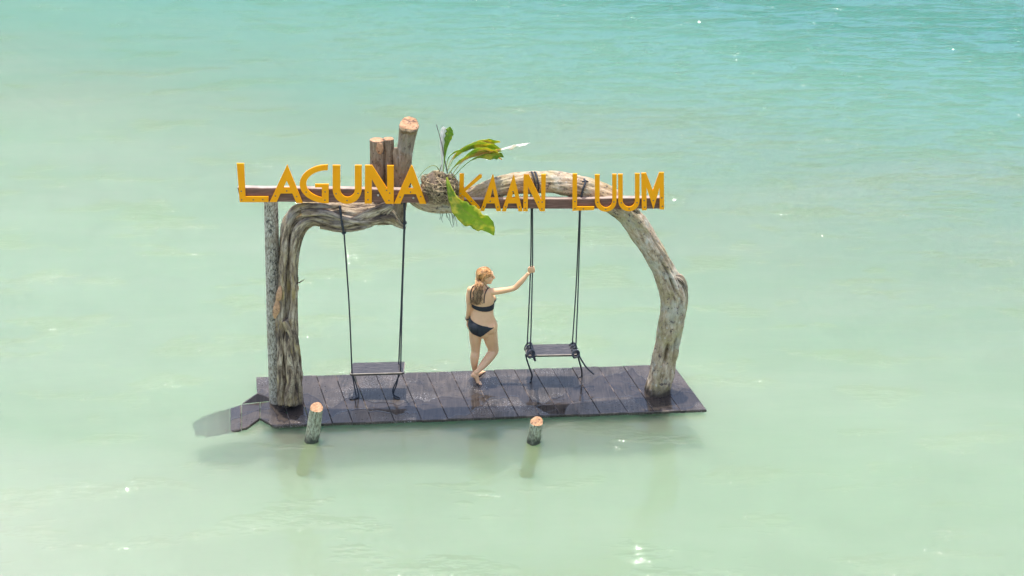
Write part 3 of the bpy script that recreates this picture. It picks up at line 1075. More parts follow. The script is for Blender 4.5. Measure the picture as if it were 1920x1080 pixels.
KAAN_LUUM = [
    ('K', Z2, [(440, 495), (476, 495), (474, 618), (600, 503), (620, 503), (620, 525), (486, 638), (606, 770), (600, 792), (570, 778), (474, 676), (474, 795), (432, 795)], None, [(535, 718), (572, 757)]),
    ('A', Z2, [(708, 500), (714, 510), (775, 798), (738, 798), (724, 735), (657, 735), (640, 798), (606, 798)], [(708, 610), (690, 690), (724, 690)], [(688, 718), (633, 762), (750, 764)]),
    ('A', Z2, [(876, 505), (882, 514), (950, 800), (916, 800), (900, 735), (834, 735), (815, 800), (783, 800)], [(876, 635), (862, 690), (890, 690)], [(872, 640), (812, 762), (925, 764)]),
    ('N', Z2, [(958, 502), (1000, 502), (1100, 705), (1100, 500), (1139, 500), (1131, 799), (1090, 799), (994, 600), (992, 799), (954, 799)], None, [(970, 728), (972, 775), (1078, 724), (1108, 724), (1106, 780)]),
    ('L', Z3, [(417, 198), (466, 198), (466, 548), (648, 548), (648, 583), (415, 592)], None, [(443, 492), (444, 568), (532, 570)]),
    ('U', Z3, U_shape(655, 706, 840, 886, 207, 202, 601, 557), None, [(684, 500), (858, 496), (770, 576)]),
    ('U', Z3, U_shape(903, 952, 1082, 1131, 202, 195, 597, 550), None, [(937, 506), (1104, 504), (1020, 570)]),
    ('M', Z3, [(1150, 192), (1200, 188), (1272, 375), (1340, 184), (1390, 184), (1393, 578), (1345, 578), (1345, 345), (1279, 577), (1205, 345), (1207, 585), (1155, 587)], None, [(1180, 482), (1186, 552), (1278, 482), (1368, 453), (1375, 543)]),
]


def disc_y(c, r, depth, n=10):
    v, f = [], []
    for k in range(n):
        a = 2 * math.pi * k / n
        v.append(c + Vector((r * math.cos(a), 0, r * math.sin(a))))
    for k in range(n):
        a = 2 * math.pi * k / n
        v.append(c + Vector((r * 0.7 * math.cos(a), -depth, r * 0.7 * math.sin(a))))
    for k in range(n):
        k2 = (k + 1) % n
        f.append((k, k2, n + k2, n + k))
    f.append(tuple(range(n, 2 * n)))
    f.append(tuple(reversed(range(n))))
    me = pydata('disc', v, f)
    bm = bmesh.new()
    bm.from_mesh(me)
    bmesh.ops.recalc_face_normals(bm, faces=bm.faces[:])
    bm.to_mesh(me)
    bm.free()
    return me


def make_sign(letters, front, label, bolts):
    base = A(*front[3], BEAM_DY)
    e = empty('letter_sign', base)
    tag(e, label, 'sign', 'yellow letter signs on the arch')
    beam(front, e)
    LT = 0.022
    for ch, Z, poly, hole, screws in letters:
        jit = random.uniform(0.001, 0.007)
        dy = BEAM_DY - 0.003 - jit
        cv = lambda p: A(*Z(p), dy)
        me = prism([cv(p) for p in poly], Vector((0, -LT, 0)) * -1, holes=[[cv(p) for p in hole]] if hole else None, chamfer=0.0015)
        me.transform(Matrix.Translation((0, -LT, 0)))
        lo = child('letter', me, M_YELLOW, e)
        lo['label'] = 'yellow painted letter ' + ch
        for s in screws:
            c = A(*Z(s), dy) + Vector((0, -LT - 0.0005, 0))
            child('screw', disc_y(c, 0.0085, 0.002), M_SCREW, lo)
    for px, py in bolts:
        child('bolt', disc_y(A(px, py, BEAM_DY) + Vector((0, -0.002, 0)), 0.013, 0.008), M_STEEL, e)
    return e


make_sign(LAGUNA, [(445, 352), (803, 356.5), (803, 380.5), (451, 378)],
          'brown beam with six yellow letters on the left half of the arch', [(709, 366), (775, 371)])
make_sign(KAAN_LUUM, [(868, 374.5), (1240, 371.5), (1240, 391.5), (868, 391.5)],
          'brown beam with yellow letters in two words on the right half of the arch', [])

# ------------------------------------------------------------------ fern on the branch
random.seed(11)
fern = empty('nest_fern', A(835, 378, -0.05))
tag(fern, 'leafy fern rooted in a ball of dry fibres on the arch between the signs', 'plant')
core = ellipsoid(A(829, 353, -0.14), [Vector((0.20, 0, -0.05)), Vector((0, 0.13, 0)), Vector((0.03, 0, 0.15))], 40, 24)
for v in core.vertices:
    v.co += v.normal * (0.05 * noise.noise(v.co * 14) + 0.09 * noise.noise(v.co * 5))
child('root_ball', core, M_ROOTS_D, fern, True)
fib = []
cc = A(829, 353, -0.14)
for k in range(420):
    a, b = random.uniform(0, 6.28), random.uniform(-1, 1)
    d = Vector((math.cos(a) * math.sqrt(1 - b * b), math.sin(a) * math.sqrt(1 - b * b), b))
    tang = d.orthogonal().normalized()
    tang = Matrix.Rotation(random.uniform(0, 6.28), 3, d) @ tang
    pts = []
    L = random.uniform(0.10, 0.26)
    for i in range(5):
        u = (i / 4 - 0.5) * L
        q = d + tang * u * 4.2
        q.normalize()
        r = 1.0 + random.uniform(-0.05, 0.16)
        pts.append(cc + Vector((q.x * 0.215, q.y * 0.155, q.z * 0.165 - q.x * 0.045)) * (r + 0.30 * noise.noise(q * 2.3)))
    fib.append(tube(pts, random.uniform(0.003, 0.006), 4, 9))
child('root_fibres', merge(fib), M_ROOTS, fern, True)
for k in range(12):
    px = random.uniform(800, 868)
    p = A(px, 394 + random.uniform(-2, 3), random.uniform(-.1, .05))
    L = random.uniform(8, 34)
    sx = random.uniform(-6, 14)
    pts = [p] + [A(px + sx * f + random.uniform(-2, 2), 394 + L * f, random.uniform(-.1, 0)) for f in (0.35, 0.7, 1.0)]
    child('rootlet', tube(pts, 0.0045, 5, 12, 0.002), M_ROOTLET, fern, True)


def leaf(rows, mat, fold=0.25, wav=0.06, seed=0, side=Vector((0, -0.68, 0.73)), thick=0.003, n=46, m=8, ragged=0.1):
    """rows: (px,py,dy,half width px). A strap leaf with folded midrib, wavy edges and thickness."""
    S = []
    for px, py, dy, hw in rows:
        p = A(px, py, dy)
        S.append((p.x, p.y, p.z, hw * SC * (1.6 if hw > 2.2 else 1.0)))
    S = catmull(S, n)
    cs = [Vector(s[:3]) for s in S]
    verts, faces, uvs = [], [], []
    for i, c in enumerate(cs):
        T = (cs[min(i + 1, n - 1)] - cs[max(i - 1, 0)]).normalized()
        Sd = side - T * side.dot(T)
        Sd.normalize()
        Nn = T.cross(Sd)
        w = max(S[i][3], 0.002)
        for j in range(m + 1):
            u = j / m * 2 - 1
            edge = 1 + ragged * noise.noise(Vector((i * 0.35, seed * 3.1 + (5 if u > 0 else 0), 0))) * abs(u)
            off = fold * abs(u) * w + wav * w * abs(u) * math.sin(i * 0.9 + seed + (1.3 if u > 0 else 0)) + 0.3 * w * u * noise.noise(Vector((i * 0.12, seed, 0)))
            verts.append(c + Sd * (u * w * edge) + Nn * off)
            uvs.append(((u + 1) / 2, i / n))
    for i in range(n - 1):
        for j in range(m):
            a = i * (m + 1) + j
            faces.append((a, a + 1, a + m + 2, a + m + 1))
    me = pydata('leaf', verts, faces)
    uvl = me.uv_layers.new(name='UVMap')
    uvl.data.foreach_set('uv', [c for f in faces for v in f for c in uvs[v]])
    o = child('leaf', me, mat, fern, True)
    md = o.modifiers.new('thickness', 'SOLIDIFY')
    md.thickness = thick
    return o


leaf([(837, 322, -.06, .8), (846, 300, -.05, 1.2), (860, 283, -.03, 3), (880, 272, -.01, 5), (902, 266, .02, 6), (920, 268, .04, 4), (930, 272, .05, 1)], M_LEAF_Y, 0.3, 0.06, 12)
leaf([(842, 326, -.20, .8), (856, 306, -.22, 1.2), (872, 294, -.23, 2.6), (890, 281, -.24, 4.5), (910, 278, -.24, 5.5), (928, 284, -.23, 4), (938, 290, -.22, 1)], M_LEAF, 0.25, 0.06, 13)
leaf([(846, 330, -.12, .8), (862, 308, -.10, 1.0), (880, 292, -.08, 2.6), (900, 285, -.06, 5), (918, 287, -.05, 5.5), (933, 293, -.04, 3), (942, 299, -.04, 1)], M_LEAF_Y, 0.25, 0.06, 14)
# upright rolled leaf, arching sheaf to the right, bleached dead leaf, big leaf hanging in front
leaf([(829, 322, -.12, 1.0), (829, 300, -.12, 1.5), (829.5, 280, -.12, 3.0), (831, 262, -.12, 4.2), (833, 248, -.12, 4.8), (835, 240, -.12, 3)], M_LEAF_DRY, 0.7, 0.05, 1, Vector((1, -.2, 0)))
leaf([(831, 322, -.13, .8), (833, 298, -.13, 1.2), (835, 275, -.14, 2.4), (838, 258, -.15, 4.6), (841, 247, -.15, 4.5), (844, 238, -.15, 1.5)], M_LEAF_D, 0.6, 0.25, 2, Vector((1, -.4, 0)))
leaf([(836, 318, -.10, .8), (840, 297, -.10, 1.2), (850, 286, -.08, 2.0), (866, 279, -.06, 3.0), (885, 269, -.04, 6.5), (908, 263, 0, 7.5), (925, 263, .02, 5.0), (938, 266, .04, 1.0)], M_LEAF, 0.35, 0.08, 3)
leaf([(838, 322, -.14, .8), (848, 302, -.14, 1.3), (858, 288, -.13, 3), (875, 276, -.12, 6), (895, 270, -.11, 8), (915, 272, -.10, 9), (930, 278, -.09, 7), (940, 284, -.08, 2)], M_LEAF, 0.2, 0.06, 4)
leaf([(840, 326, -.18, .8), (852, 312, -.18, 1.6), (868, 299, -.18, 2.4), (884, 290, -.18, 4), (903, 284, -.18, 6), (922, 285, -.17, 6), (936, 282, -.16, 2)], M_LEAF_Y, 0.25, 0.07, 5)
leaf([(848, 334, -.20, .9), (866, 314, -.20, 1.0), (885, 299, -.20, 1.6), (902, 292, -.20, 4), (920, 291, -.20, 6.5), (935, 290, -.19, 5.5), (945, 294, -.18, 1.5)], M_LEAF_D, 0.25, 0.07, 6)
leaf([(905, 289, -.22, 2), (918, 287, -.22, 4), (930, 282, -.21, 3.5), (940, 279, -.20, 1.5)], M_LEAF_Y, 0.2, 0.15, 7)
leaf([(898, 291, -.20, 1.0), (914, 287, -.20, 1.6), (928, 283, -.19, 2.1), (938, 279.5, -.19, 3.2), (952, 275, -.18, 8.0), (968, 271, -.17, 9.0), (982, 269, -.16, 5.5), (994, 267.5, -.15, 0.8)], M_LEAF_DRY, 0.2, 0.08, 8, Vector((0.1, -1.0, 0.35)), ragged=0.6)
leaf([(838, 332, -.30, 1.5), (843, 350, -.36, 3.0), (851, 372, -.40, 7), (866, 390, -.43, 12.5), (884, 403, -.45, 15), (902, 414, -.46, 14.5), (916, 425, -.46, 9), (926, 441, -.45, 0.8)],
     M_LEAF, 0.18, 0.05, 9, Vector((0.75, -0.45, 0.62)), n=70, ragged=0.05)
leaf([(838, 336, -.28, 1.2), (841, 348, -.34, 2.4), (848, 366, -.385, 4.5), (858, 380, -.41, 5.5), (868, 388, -.42, 2)], M_LEAF_D, 0.2, 0.2, 10, Vector((0.75, -0.45, 0.5)))
for k, (pts, r, mt) in enumerate((
        ([(839, 325, -.12), (834, 300, -.12), (827, 265, -.12), (818, 233, -.12)], 0.008, M_STALK_D),
        ([(824, 320, -.14), (818, 312, -.14), (808, 311, -.14), (796, 319, -.14), (784, 334, -.16)], 0.005, M_STALK),
        ([(824, 322, -.10), (827, 312, -.10), (829, 307, -.10)], 0.006, M_STALK_D),
        ([(845, 322, -.16), (852, 332, -.18), (862, 343, -.20)], 0.006, M_STALK_D))):
    child('stalk', tube([A(*p) for p in pts], r, 6, 20, r * 0.5), mt, fern, True)

# ------------------------------------------------------------------ front stumps
for rows, tilt, lab in (
        ([(593.5, 766, 11.3), (590, 790, 11.8), (584.5, 826, 12.8)], (-0.65, 0.1, 0), 'sawn stump post with orange top in the water before the left swing'),
        ([(1006, 792, 11), (1004, 808, 11.5), (1000.5, 829, 12)], (-0.8, -0.1, 0), 'shorter sawn stump post with cracked top in the water before the right swing')):
    wp = at_height(rows[-1][0], rows[-1][1], 0.0)
    e = empty('stump_post', (wp.x, wp.y, BED_Z))
    tag(e, lab, 'stump', 'stump posts in front of the deck')
    st = []
    for px, py, hw in rows:
        p = PY(px, py, wp.y)
        st.append((p.x, p.y, p.z, hw * SC, hw * SC))
    d = Vector(st[-1][:3]) - Vector(st[0][:3])
    bot = Vector(st[-1][:3]) + d.normalized() * 0.75
    st.append((bot.x, bot.y, BED_Z - 0.05, .09, .09))
    st.reverse()
    me = sweep(st, 90, 40, gnarl(61 + rows[0][0], 0.09, 1.8, 2.2, 0.2, 0.10), cap_tilt=(None, (0.12, 0.55, 0)), cap_mat=1, rough_cap=0.035)
    child('stump', me, [M_STUMP, M_CUT], e, True)

# ------------------------------------------------------------------ swings
random.seed(5)
RR = 0.0085


def seat_mesh(front_l, front_r, depth, th, yaw_dz=0.0):
    fl, fr = front_l, front_r
    d = Vector((0, depth, 0))
    poly = [fl + Vector((0.02, 0, 0)), fr - Vector((0.02, 0, 0)), fr + Vector((0, .02, 0)), fr + d - Vector((0.0, 0.02, 0)), fr + d - Vector((0.02, 0, 0)),
            fl + d + Vector((0.02, 0, 0)), fl + d - Vector((0, .02, 0)), fl + Vector((0, .02, 0))]
    return prism(poly, Vector((0, 0, -th)), chamfer=0.006, worn_idx=1)


def loop_rope(points, parent, r=RR, name='rope', n=None):
    return child(name, tube(points, r, 7, n or max(12, len(points) * 7)), M_ROPE, parent, True)


def ring_around(c, ax1, ax2, turns, parent, r=RR, name='knot', pitch=Vector((0, 0, 0))):
    pts = []
    n = int(14 * turns)
    for i in range(n + 1):
        a = 2 * math.pi * turns * i / n
        pts.append(c + ax1 * math.cos(a) + ax2 * math.sin(a) + pitch * (i / n))
    return child(name, tube(pts, r, 6, n * 3), M_ROPE, parent, True)


def mat_seat():
    t = NT('dark_wet_seat')
    p = t.pos()
    g = t.noise(t.mapping(p, (2, 14, 14)), 4, 6, 0.6)
    col = t.ramp(g, [(0.3, (0.030, 0.025, 0.022)), (0.6, (0.078, 0.064, 0.054)), (0.8, (0.17, 0.14, 0.115))])
    return t.done(t.principled(col, 0.25, t.bump(g, 0.3, 0.004), Specular_IOR_Level=0.38))


M_SEAT = mat_seat()
M_SEAT_EDGE = simple('pale_seat_edge', (0.42, 0.35, 0.27), 0.6, 0.3, 9)

# left swing
ys = at_height(705, 735, DECK_Z).y
S1 = empty('rope_swing', at_height(705, 748, DECK_Z))
tag(S1, 'rope swing with dark plank seat hanging low below the left sign', 'swing', 'rope swings on the arch')
DEP = 0.30
fl, fr = at_depth(656, 701, ys - DEP / 2), at_depth(757, 698.5, ys - DEP / 2)
seat = child('seat', seat_mesh(fl, fr, DEP, 0.03), [M_SEAT, M_SEAT_EDGE], S1)
# the two ropes: a knotted single one on the left, a doubled one on the right
hang_l = A(645, 436, -0.16)
loop_rope([A(637, 386, -0.10), A(638, 392, -0.185), A(640, 410, -0.20), A(643, 428, -0.185), hang_l], S1, 0.014)
ring_around(hang_l, Vector((0.02, 0, 0.004)), Vector((0, 0.02, 0.01)), 1.6, S1, 0.009)
rl = at_depth(660, 699, ys - DEP / 2 + .05)
mid1 = hang_l.lerp(rl, 0.5) + Vector((0.012, 0, 0))
loop_rope([hang_l, mid1, rl - Vector((0, 0, 0.01))], S1, 0.0095, n=40)
rtop = A(759, 384, -0.10)
rf = at_depth(751, 696, ys - DEP / 2 + .05)
rb = at_depth(747.5, 684, ys + DEP / 2 - .05)
split = rtop.lerp((rf + rb) / 2, 0.56)
knot_r = A(759, 418, -0.10)
loop_rope([A(760, 372, -0.02), rtop, knot_r, split + Vector((0.006, 0, 0)), rf - Vector((0, 0, 0.01))], S1, RR, n=60)
loop_rope([A(757, 372, -0.02), rtop + Vector((-0.012, 0.01, 0)), knot_r + Vector((-0.01, 0.01, 0)), split + Vector((-0.006, 0.02, 0)), rb - Vector((0, 0, 0.01))], S1, RR, n=60)
ring_around(knot_r, Vector((0.018, 0, 0.004)), Vector((0, 0.018, 0.01)), 1.5, S1, 0.008)
# loops below the seat
yl = ys - DEP / 2 + .05
D = lambda px, py, y=yl: at_depth(px, py, y)


def on_deck(px, py, up=RR): return at_height(px, py, DECK_Z + up)


loop_rope([D(661, 705), D(664, 722), D(667, 738), on_deck(667, 746), on_deck(661, 748.5), on_deck(656, 746.5), on_deck(662, 745.5)], S1, RR)
loop_rope([D(662, 705), D(668, 722), D(672, 738), on_deck(672, 744), on_deck(668, 746.5), on_deck(663, 748)], S1, RR)
loop_rope([D(749, 703), D(742, 718), D(737, 730), D(737, 738), on_deck(742, 743), on_deck(749, 745.5), on_deck(746, 748.5)], S1, RR)
loop_rope([D(747, 703), D(744, 720), D(739, 733), on_deck(738, 741), on_deck(742, 747), on_deck(747, 747.5)], S1, RR)

# right swing
ys2 = at_height(1036, 712, DECK_Z).y
S2 = empty('rope_swing', at_height(1036, 712, DECK_Z))
tag(S2, 'rope swing held by the woman, with knotted rope tails below its seat', 'swing', 'rope swings on the arch')
fl, fr = at_depth(986, 666, ys2 - DEP / 2), at_depth(1083, 664.5, ys2 - DEP / 2)
seat = child('seat', seat_mesh(fl, fr, DEP, 0.028), [M_SEAT, M_SEAT_EDGE], S2)
GRIP = at_depth(996.5, 505, ys2 - 0.02)


def E(px, py, dy=0.0): return at_depth(px, py, ys2 + dy)


tl, tr = A(997, 342, -0.02), A(1092, 352, -0.02)
# loops over the branch
for (px0, dx, dyv) in ((1001, 0, -.13), (1007, 0, -.12)):
    loop_rope([A(px0 - 3, 372, -.12), A(px0 + 3, 352, -.16), A(px0, 332, -.13), A(px0 - 4, 322.5, -.02), A(px0 - 6, 330, .12), A(px0 - 6, 352, .15), A(px0 - 5, 376, .08)], S2, 0.010)
loop_rope([A(1089, 372, -.14), A(1093, 355, -.17), A(1097, 343, -.13), A(1095, 336, -.02), A(1092, 345, .12), A(1089, 372, .10)], S2, 0.013)
loop_rope([A(1092, 341, -.13), A(1098, 339, -.10), A(1104, 342, -.06)], S2, 0.010)
a0, a1 = E(988.5, 646, .10), E(994.5, 657, -.10)
gz = GRIP
loop_rope([A(996.5, 372, -.11), A(996.0, 395, -.11), gz + Vector((-0.012, 0.008, 0.0)), a0], S2, RR, n=60)
loop_rope([A(998.5, 372, -.11), A(998.5, 395, -.11), gz + Vector((0.012, -0.004, 0.0)), a1], S2, RR, n=60)
loop_rope([A(1087, 372, -.12), A(1086.5, 396, -.12), E(1080, 540, .03), E(1073, 645, .10)], S2, RR, n=60)
loop_rope([A(1088.5, 372, -.12), A(1088, 396, -.12), E(1084, 540, -.02), E(1079.5, 655, -.08)], S2, RR, n=60)
# wrapped knots at both seat ends
for (x0, x1, sgn) in ((991, 996, -1), (1072, 1078, 1)):
    c = E(x0 - 1, 651, .06)
    for k in range(4):
        cc2 = E(x0 + (x1 - x0) * k / 3, 650 + 4.2 * k, .10 - .07 * k)
        ring_around(cc2, Vector((0.045 - 0.004 * k, 0.02, 0.012)), Vector((0.0, 0.028, 0.042)), 1.3, S2, 0.0095, 'knot', Vector((0.012 * sgn, -0.02, 0)))
    ring_around(E(x1 - 1 if sgn < 0 else x1 + 1, 663, -.17), Vector((0.042, 0.01, 0)), Vector((0.004, 0.02, 0.04)), 2.4, S2, 0.010, 'knot', Vector((0.01, -0.012, 0)))
loop_rope([E(996, 650, -.02), E(1000, 662, -.16), E(1003.5, 676, -.17), E(1001, 672, -.18), E(997, 663, -.18)], S2, 0.011)
loop_rope([E(1074, 655, -.05), E(1076, 667, -.17), E(1076.5, 670, -.17)], S2, 0.010)
loop_rope([E(985.5, 664, -.17), E(988, 675, -.17), E(993, 690, -.15), E(997.5, 703, -.10), on_deck(996, 712), on_deck(994, 717)], S2, 0.011)
loop_rope([E(1082, 660, -.15), E(1085.5, 675, -.13), E(1090, 692, -.08), on_deck(1091, 704, .012), on_deck(1087, 708)], S2, 0.011)
loop_rope([E(1082, 658, -.15), E(1088, 671, -.16), E(1098, 687, -.16), E(1108, 697, -.16), E(1113.5, 701.5, -.16)], S2, 0.011)

# ------------------------------------------------------------------ the woman
YP = at_height(893, 709, DECK_Z).y


def W(px, py, dy=0.0): return at_depth(px, py, YP + dy)


def limb(rows, n=None, ratio=1.0):
    st = []
    for r in rows:
        p = W(r[0], r[1], r[2])
        rd = r[4] if len(r) > 4 else r[3] * SC * ratio
        st.append((p.x, p.y, p.z, rd, r[3] * SC))
    return sweep(st, n or len(rows) * 8, 20)


parts = []
# torso
parts.append(limb([(904, 630, -.02, 16, .08), (905, 622, -.02, 25, .115), (905, 612, -.02, 28.5, .125), (904.5, 601, -.015, 25.5, .115), (904.5, 591, -.01, 22, .10), (905, 582, 0, 20.3, .093),
                   (905, 572, 0, 21.2, .096), (904, 561, .0, 22, .10), (901.5, 552, .0, 21.5, .095), (899, 545, 0, 19, .085), (899, 540, .005, 14, .07), (901, 535, .01, 8.5, .055)], 80))
# hips, seat, bust, shoulders
X, Yv, Zv = Vector((1, 0, 0)), Vector((0, 1, 0)), Vector((0, 0, 1))
parts.append(ellipsoid(W(892.5, 613, -.055), [X * .092, Yv * .095, Zv * .10]))
parts.append(ellipsoid(W(917, 614, -.05), [X * .098, Yv * .098, Zv * .105]))
parts.append(ellipsoid(W(921, 560, .07), [X * .062, Yv * .065, Zv * .06]))
parts.append(ellipsoid(W(894, 560, .085), [X * .06, Yv * .06, Zv * .06]))
parts.append(ellipsoid(W(914, 546, 0), [X * .055, Yv * .052, Zv * .055]))
parts.append(ellipsoid(W(882, 544, 0), [X * .045, Yv * .048, Zv * .05]))
# trapezius
parts.append(limb([(912, 541, .0, 5.5), (906, 535, .01, 5.5), (905, 529, .015, 5)], 20))
parts.append(limb([(886, 541, .0, 5), (897, 535, .01, 5.5), (903, 529, .015, 5)], 20))
# legs
LEG_L = [(893, 616, -.02, 14.2), (892, 628, -.02, 12.6), (891.5, 640, -.015, 10.8), (891.8, 651, -.01, 9.1), (891.5, 659, -.01, 8.3), (890.2, 669, -.025, 8.6), (889.5, 679, -.02, 7.2), (890, 690, 0, 5.2), (890.5, 699, .01, 4.3), (891, 706, .01, 4.8)]
parts.append(limb(LEG_L, 70))
LEG_R = [(917.5, 617, -.02, 15.2), (919, 629, -.01, 14.2), (921.5, 641, .01, 12.6), (924, 650, .025, 11), (924.8, 657, .025, 10.2), (921, 665, -.005, 9.3), (913.5, 675, -.05, 8.6), (904.5, 686, -.095, 6.8), (897, 694.5, -.13, 5.0), (892.5, 699, -.15, 4.4)]
parts.append(limb(LEG_R, 80))
# standing foot (mostly behind), toes away to the right
foot_l = W(891, 706, .01)
zf = DECK_Z
fa = Vector((foot_l.x, foot_l.y - .035, zf + .032))
parts.append(sweep([(fa.x, fa.y, fa.z, .028, .030), (fa.x + .02, fa.y + .05, zf + .040, .036, .034), (fa.x + .055, fa.y + .12, zf + .028, .026, .040), (fa.x + .075, fa.y + .17, zf + .017, .016, .040)], 24, 18, ref=Zv))
for k in range(5):
    b = Vector((fa.x + .045 + .016 * k, fa.y + .175 - .004 * abs(k - 1), zf + .013))
    parts.append(tube([b, b + Vector((.012, .025 - .003 * k, -.001)), b + Vector((.018, .042 - .004 * k, -.002))], .011 - .001 * k, 8, 8, .008))
# crossing foot, heel lifted, standing on its toes
toe = at_height(901.5, 720.5, DECK_Z)
heel, ank = W(884, 702.5, -.165), W(892, 699, -.15)
ball = Vector((toe.x - .035, toe.y + .005, DECK_Z + .024))
midf = heel.lerp(ball, 0.5) + Vector((.022, .012, .014))
parts.append(sweep([(heel.x, heel.y, heel.z, .026, .026), (heel.lerp(midf, .5).x + .008, heel.lerp(midf, .5).y, heel.lerp(midf, .5).z + .006, .034, .032), (midf.x, midf.y, midf.z, .030, .033),
                    (ball.x, ball.y, ball.z, .022, .040)], 30, 18, ref=Vector((1, 0, .6)).normalized()))
parts.append(ellipsoid(ank, [X * .03, Yv * .03, Zv * .036]))
for k in range(5):
    b = ball + Vector((.010, -.030 + .015 * k, -.004))
    parts.append(tube([b, b + Vector((.022, 0, -.006)), b + Vector((.040 - .004 * k, .002, -.012))], .011, 8, 8, .009))
# right arm, holding the rope
ARM_R = [(911, 547, .0, 7.6), (920, 547, .0, 7.0), (933, 546.2, .01, 6.2), (948, 544, .015, 5.6), (960, 541.5, .015, 5.0), (967, 538.5, .012, 4.9), (974, 531.5, .005, 5.0), (981, 524, .0, 4.4), (988, 516, -.005, 3.5), (991.5, 511.5, -.01, 3.3)]
parts.append(limb(ARM_R, 90))
g = GRIP
parts.append(ellipsoid(g + Vector((-.022, -.016, -.006)), [Vector((.026, .006, .008)), Vector((-.004, .016, 0)), Vector((-.012, 0, .044))]))
for k in range(4):
    h = (.034, .013, -.008, -.028)[k]
    ln = (0.95, 1.05, 1.0, 0.8)[k]
    z = Vector((0.004 * k - .004, 0, h))
    pts = [g + z + Vector((-.028, -.022, 0)), g + z + Vector((0.002, -.034 * ln, .004)), g + z + Vector((.030 * ln, -.018, .002)), g + z + Vector((.030 * ln, .012, -.002)), g + z + Vector((.008, .026, -.004)), g + z + Vector((-.010, .022, -.004))]
    parts.append(tube(pts, .0105, 8, 24, .0085))
pts = [g + Vector((-.030, -.004, -.014)), g + Vector((-.034, .014, .008)), g + Vector((-.018, .028, .022)), g + Vector((.006, .030, .028))]
parts.append(tube(pts, .0115, 8, 18, .009))
# left arm, hanging
ARM_L = [(883, 544, .0, 6.2), (880, 552, -.005, 5.8), (879, 562, -.015, 5.3), (879.5, 572, -.02, 4.9), (879.5, 580, -.01, 5.0), (878, 589, .015, 4.2), (876.5, 597, .045, 3.1), (876.3, 601, .055, 3.2)]
parts.append(limb(ARM_L, 70))
hl = W(876.5, 606, .065)
parts.append(ellipsoid(hl, [Vector((.014, 0, 0)), Vector((0, .036, .006)), Vector((0.003, .010, .045))]))
for k in range(4):
    b = hl + Vector((.002, -.024 + .016 * k, -.030))
    ln = (.8, .97, 1.03, .95)[k]
    parts.append(tube([b, b + Vector((.004, .006, -.032 * ln)), b + Vector((.016, .010, -.056 * ln)), b + Vector((.028, .012, -.072 * ln))], .0098, 8, 16, .0078))
b = hl + Vector((.004, .034, .012))
parts.append(tube([b, b + Vector((.010, .016, -.022)), b + Vector((.020, .016, -.046))], .0105, 8, 12, .008))
# neck and head
parts.append(limb([(902, 539, .01, 8), (904.5, 533, .015, 7.2), (907.5, 526, .02, 6.8), (909, 519, .02, 6.5)], 26))
HC = W(910.5, 517.5, .02)
FA = Vector((math.cos(R(10)), math.sin(R(10)), -0.10)).normalized()
SD = Vector((0, 0, 1)).cross(FA).normalized()          # points away from the camera
UP = FA.cross(SD).normalized()


def H(f, s, u): return HC + FA * f + SD * s + UP * u


parts.append(ellipsoid(H(-.012, 0, .022), [FA * .092, SD * .073, UP * .088], 24, 16))
parts.append(ellipsoid(H(.030, 0, -.028), [FA * .064, SD * .060, UP * .080], 24, 16))
parts.append(ellipsoid(H(.058, 0, -.082), [FA * .030, SD * .030, UP * .026]))       # chin
parts.append(ellipsoid(H(.074, 0, .030), [FA * .020, SD * .050, UP * .038]))        # brow
parts.append(sweep([(*H(.084, 0, .018), .012, .008), (*H(.100, 0, -.004), .014, .010), (*H(.113, 0, -.022), .013, .013), (*H(.098, 0, -.030), .010, .014)], 18, 12, ref=FA))   # nose
parts.append(ellipsoid(H(.088, 0, -.048), [FA * .012, SD * .024, UP * .008]))       # lips
parts.append(ellipsoid(H(.085, 0, -.059), [FA * .012, SD * .022, UP * .008]))
for sg in (-1, 1):
    parts.append(ellipsoid(H(-.008, sg * .070, -.010), [FA * .018, SD * .008, UP * .031], 14, 10))   # ears
    parts.append(ellipsoid(H(.058, sg * .036, -.022), [FA * .026, SD * .024, UP * .024]))            # cheeks

woman = empty('person', Vector((foot_l.x, foot_l.y, DECK_Z)))
tag(woman, 'person in a black bikini seen from behind, one hand on the swing rope', 'person')
raw = merge(parts)
tmp = bpy.data.objects.new('tmp_body', raw)
C.objects.link(tmp)
md = tmp.modifiers.new('r', 'REMESH')
md.mode = 'VOXEL'
md.voxel_size = 0.0052
md = tmp.modifiers.new('s', 'SMOOTH')
md.iterations = 5
md.factor = 0.5
dg = bpy.context.evaluated_depsgraph_get()
body_me = bpy.data.meshes.new_from_object(tmp.evaluated_get(dg))
bpy.data.objects.remove(tmp)
body = child('body', body_me, M_SKIN, woman, True)

bm_body = bmesh.new()
bm_body.from_mesh(body_me)
bvh = BVHTree.FromBMesh(bm_body)


def seg_dist(p, a, b):
    ab = b - a
    t = max(0, min(1, (p - a).dot(ab) / ab.length_squared))
    return (p - a - ab * t).length


ARM_SEG = [(W(*a[:3]), W(*b[:3]), max(a[3], b[3]) * SC) for rows in (ARM_L,) for a, b in zip(rows, rows[1:])]
ARM_SEG.append((hl + Vector((0, 0, .04)), hl + Vector((0.02, 0, -.1)), .045))


